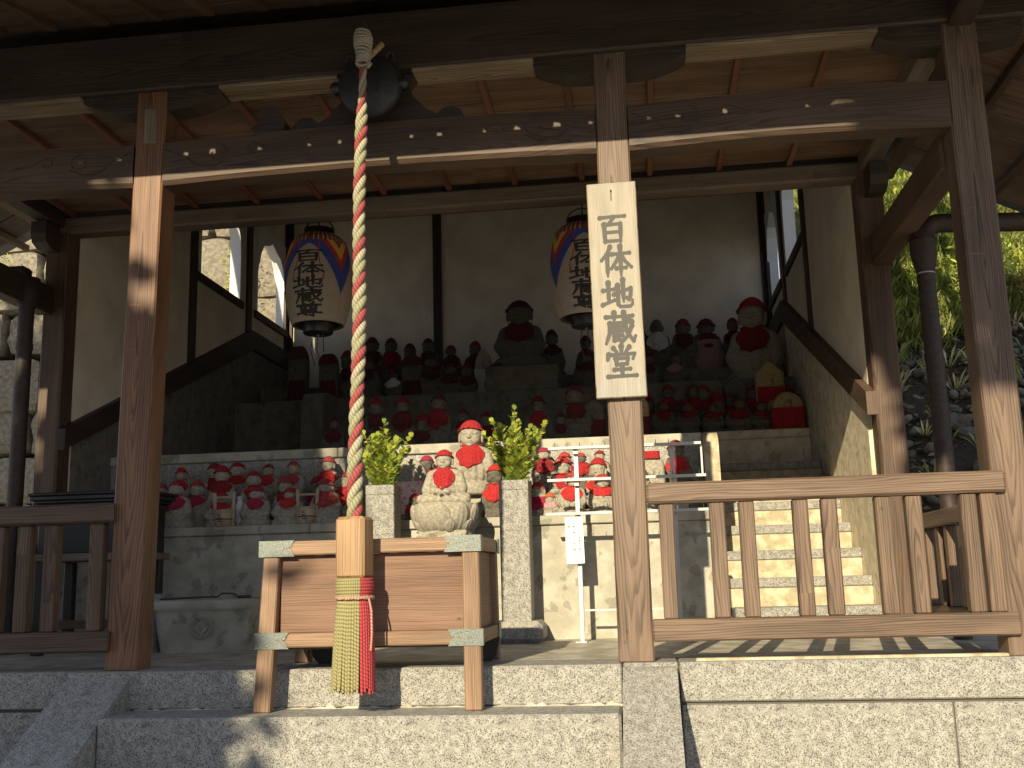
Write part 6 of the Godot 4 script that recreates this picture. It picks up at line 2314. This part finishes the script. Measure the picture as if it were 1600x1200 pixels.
# ---------------------------------------------------------------- candle rack, notice
func candle_rack():
	var t := thing("candle_rack", "white metal candle rack of three spiked rails standing before the right altar wall", "rack", Vector3(-0.1, 0, -1.6))
	var o := -t.position
	for x in [-0.415, 0.185]:
		put("post", box_mesh(Vector3(x - 0.014, 0.0, -1.60), Vector3(x + 0.014, 1.19, -1.575), 0.002), M.aluminium, t, o)
		put("foot_plate", box_mesh(Vector3(x - 0.04, 0.0, -1.64), Vector3(x + 0.03, 0.008, -1.53), 0.001), M.aluminium, t, o)
	for s in [[1.185, -0.585, 0.365], [0.985, -0.595, 0.385], [0.775, -0.61, 0.40]]:
		var y: float = s[0]
		var g := G.new()
		g.span(Vector3(s[1], y, -1.572), Vector3(s[2], y + 0.004, -1.515), 0.001)
		g.span(Vector3(s[1], y - 0.002, -1.518), Vector3(s[2], y + 0.015, -1.5145), 0.001)
		put("rail", g.mesh(), M.white_metal, t, o)
		for k in 12:
			put("spike", lathe_mesh([[0.0025, 0.0], [0.002, 0.03], [0.0, 0.045]], 5), M.iron, t, o + Vector3(lerpf(s[1] + 0.04, s[2] - 0.04, k / 11.0), y + 0.004, -1.54))
		put("bracket", box_mesh(Vector3(-0.43, y - 0.03, -1.574), Vector3(-0.40, y - 0.001, -1.54), 0.001), M.aluminium, t, o)
	put("cross_bar", box_mesh(Vector3(-0.395, 0.185, -1.595), Vector3(0.165, 0.197, -1.58), 0.001), M.white_metal, t, o)
	put("end_strut", box_mesh(Vector3(0.36, 0.985, -1.56), Vector3(0.372, 1.185, -1.548), 0.001), M.white_metal, t, o)
	# notice
	var w := 176
	var h := 448
	var b := inked(w, h)
	var cols := ["ろうそく、線香のお供えは", "午前九時より午後四時までに", "お願いします。"]
	for c in 3:
		var s: String = cols[c]
		for k in s.length():
			b = inked_char(b, w, h, s[k], 122 - c * 50, 52 + k * 27.5, 25, 25, 3.6)
	var d := PackedByteArray()
	d.resize(w * h * 3)
	for y in h:
		for x in w:
			var k := lerpf(0.80, 0.05, b[y * w + x])
			if (y > 17 and y < 21 and absf(x - 88) < 17) or (y > 425 and y < 429 and absf(x - 88) < 17): k = 0.45
			var p := (y * w + x) * 3
			d[p] = to_byte(k); d[p + 1] = to_byte(k); d[p + 2] = to_byte(k * 0.98)
	var m := mk("notice_paper", Color.WHITE, 0.7, tex(w, h, d))
	var n := thing("paper_notice", "white laminated paper notice with three handwritten columns hanging on the candle rack", "notice", Vector3(-0.437, 0.475, -1.535))
	n.rotation = Vector3(-0.02, 0.05, 0.012)
	put("backing", box_mesh(Vector3(-0.056, 0, -0.004), Vector3(0.056, 0.285, 0.0), 0.0005), M.white_metal, n)
	var f := G.new()
	f.quad(Vector3(-0.055, 0.001, 0.001), Vector3(0.055, 0.001, 0.001), Vector3(0.055, 0.284, 0.001), Vector3(-0.055, 0.284, 0.001), Vector3(0, 0, 1), Vector2(0, 1), Vector2(1, 1), Vector2(1, 0), Vector2(0, 0))
	put("written_face", f.mesh(), m, n)


# ---------------------------------------------------------------- basin, pails, table
func basin_and_table():
	var t := thing("stone_basin", "shaded grey stone basin with a carved round crest against the left altar wall", "basin", Vector3(-2.73, 0, -1.45))
	var g := G.new()
	var prof := [[0.275, 0.0], [0.31, 0.245], [0.335, 0.262], [0.338, 0.305], [0.325, 0.318], [0.285, 0.318], [0.275, 0.30], [0.24, 0.12]]
	var rows := []
	for p in prof:
		var row := PackedVector3Array()
		for k in 33:
			var a := TAU * (k + 0.5) / 32.0
			var e := pow(pow(absf(sin(a)), 8.0) + pow(absf(cos(a)), 8.0), -1.0 / 8.0)
			row.append(Vector3(sin(a) * e * p[0], p[1], cos(a) * e * (p[0] - 0.085)))
		rows.append(row)
	g.grid(rows, true)
	put("trough", g.mesh(), M.concrete, t)
	put("water", box_mesh(Vector3(-0.28, 0.24, -0.19), Vector3(0.28, 0.262, 0.19), 0.0), M.black, t)
	var cg := G.new()
	for rr in [0.066, 0.054]:
		var pts := []
		for k in 33:
			var a := TAU * k / 32.0
			pts.append(Vector3(sin(a) * rr, 0.155 + cos(a) * rr, 0.0))
		cg.tube(pts, [0.0042], 5)
	for s in [-1, 1]:
		for k in 4:
			cg.tube([Vector3(0.004 * s, 0.108, 0), Vector3((0.012 + 0.009 * k) * s, 0.135 + 0.004 * k, 0.002), Vector3((0.008 + 0.011 * k) * s, 0.185 - 0.006 * k, 0)], [0.004, 0.006, 0.003], 5)
	cg.tube([Vector3(0, 0.108, 0), Vector3(0, 0.20, 0)], [0.005, 0.003], 5)
	var cr := put("crest", cg.mesh(), M.concrete, t, Vector3(0.02, 0.0, 0.204))
	cr.rotation.x = 0.14
	var k1 := thing("iron_tongs", "thin dark iron tongs lying across the rim of the stone basin", "tongs", Vector3(-2.73, 0.32, -1.30))
	var tg := G.new()
	tg.tube([Vector3(-0.27, 0.006, 0.03), Vector3(0.0, 0.012, 0.02), Vector3(0.10, 0.012, 0.03), Vector3(0.13, 0.032, 0.03), Vector3(0.20, 0.030, 0.035), Vector3(0.23, 0.018, 0.04)], [0.0055], 6)
	tg.tube([Vector3(0.22, 0.008, 0.0), Vector3(0.31, 0.010, 0.02)], [0.009], 6)
	put("rod", tg.mesh(), M.iron, k1)
	var v := thing("stone_vase", "ridged grey stone vase squeezed between the left front post and the basin", "vase", Vector3(-3.13, 0, -1.42))
	put("vase_body", lathe_mesh([[0.06, 0.0], [0.062, 0.08], [0.072, 0.09], [0.075, 0.16], [0.085, 0.17], [0.085, 0.24], [0.072, 0.25], [0.074, 0.34], [0.07, 0.36], [0.0, 0.36]], 20), M.granite_fine, v)
	# two offering pails and a bottle on the ledge
	for k in 2:
		var p := thing("wooden_pail", ["tall-handled wooden pail with a white bottle behind it, on the left ledge", "tall-handled wooden pail second on the left ledge, nearer the rope"][k], "pail", Vector3([-2.86, -2.27][k], 0.795, -1.90), "wooden offering pails")
		var pg := G.new()
		pg.lathe([Vector2(0.0, 0.004), Vector2(0.058, 0.0), Vector2(0.066, 0.115), Vector2(0.060, 0.115), Vector2(0.053, 0.01), Vector2(0.0, 0.012)], 24)
		put("tub", pg.mesh(), M.wood_pail, p)
		put("hoop", lathe_mesh([[0.0618, 0.045], [0.0645, 0.046], [0.065, 0.052], [0.0625, 0.053]], 24), M.iron, p)
		for s in [-1, 1]:
			var hb := G.new()
			hb.bar(Vector3(0.060 * s, 0.005, 0), Vector3(0.070 * s, 0.235, 0), 0.022, 0.012, 0.002, Vector3(0, 0, 1))
			put("upright", hb.mesh(), M.wood_pail, p)
		var hb2 := G.new()
		hb2.bar(Vector3(-0.072, 0.20, 0), Vector3(0.072, 0.20, 0), 0.014, 0.016, 0.003)
		put("handle", hb2.mesh(), M.wood_pail, p)
		var lg := G.new()
		for c in 3:
			for j in 3:
				var a := -0.10 + 0.16 * (c - 1) + 0.05
				if c == 2 and j == 2: continue
				var pos := Vector3(sin(a) * 0.0655, 0.030 + 0.022 * j, cos(a) * 0.0655)
				lg.box(pos, Vector3(0.010, 0.003, 0.002), 0.0, Basis(Vector3.UP, a))
				lg.box(pos + Vector3(0, 0.006, 0), Vector3(0.003, 0.012, 0.002), 0.0, Basis(Vector3.UP, a))
		put("brushed_marks", lg.mesh(), M.dark_wash, p)
	var bt := thing("white_bottle", "small white bottle standing behind the left pail on the ledge", "bottle", Vector3(-2.80, 0.795, -2.03))
	put("bottle_body", lathe_mesh([[0.0, 0.0], [0.034, 0.0], [0.036, 0.02], [0.036, 0.13], [0.030, 0.16], [0.020, 0.18], [0.020, 0.185]], 20), M.white_paint, bt)
	put("bottle_cap", lathe_mesh([[0.024, 0.185], [0.024, 0.215], [0.0, 0.217]], 16), M.white_metal, bt)
	# black lacquer table with a stepped cornice
	var b := thing("black_table", "black lacquered altar table with stepped cornice behind the left railing", "table", Vector3(-3.48, 0, -1.42))
	var y := 0.0
	for s in [[0.40, 0.985, 1.005], [0.385, 0.955, 0.985], [0.36, 0.935, 0.955], [0.34, 0.905, 0.935]]:
		put("cornice", box_mesh(Vector3(-s[0], s[1] + 0.0005, -0.20 - s[0] * 0.1), Vector3(s[0], s[2], 0.18 + s[0] * 0.1), 0.006), M.black, b)
	put("case", box_mesh(Vector3(-0.33, 0.62, -0.2), Vector3(0.33, 0.905, 0.19), 0.006), M.black, b)
	put("shelf", box_mesh(Vector3(-0.36, 0.575, -0.22), Vector3(0.36, 0.62, 0.21), 0.004), M.wood_grey, b)
	for sx in [-0.30, 0.30]:
		for sz in [-0.17, 0.17]:
			put("leg", box_mesh(Vector3(sx - 0.03, 0.0, sz - 0.03), Vector3(sx + 0.03, 0.575, sz + 0.03), 0.004), M.black, b)
	put("stretcher", box_mesh(Vector3(-0.33, 0.16, 0.13), Vector3(0.33, 0.21, 0.16), 0.003), M.wood_old, b)
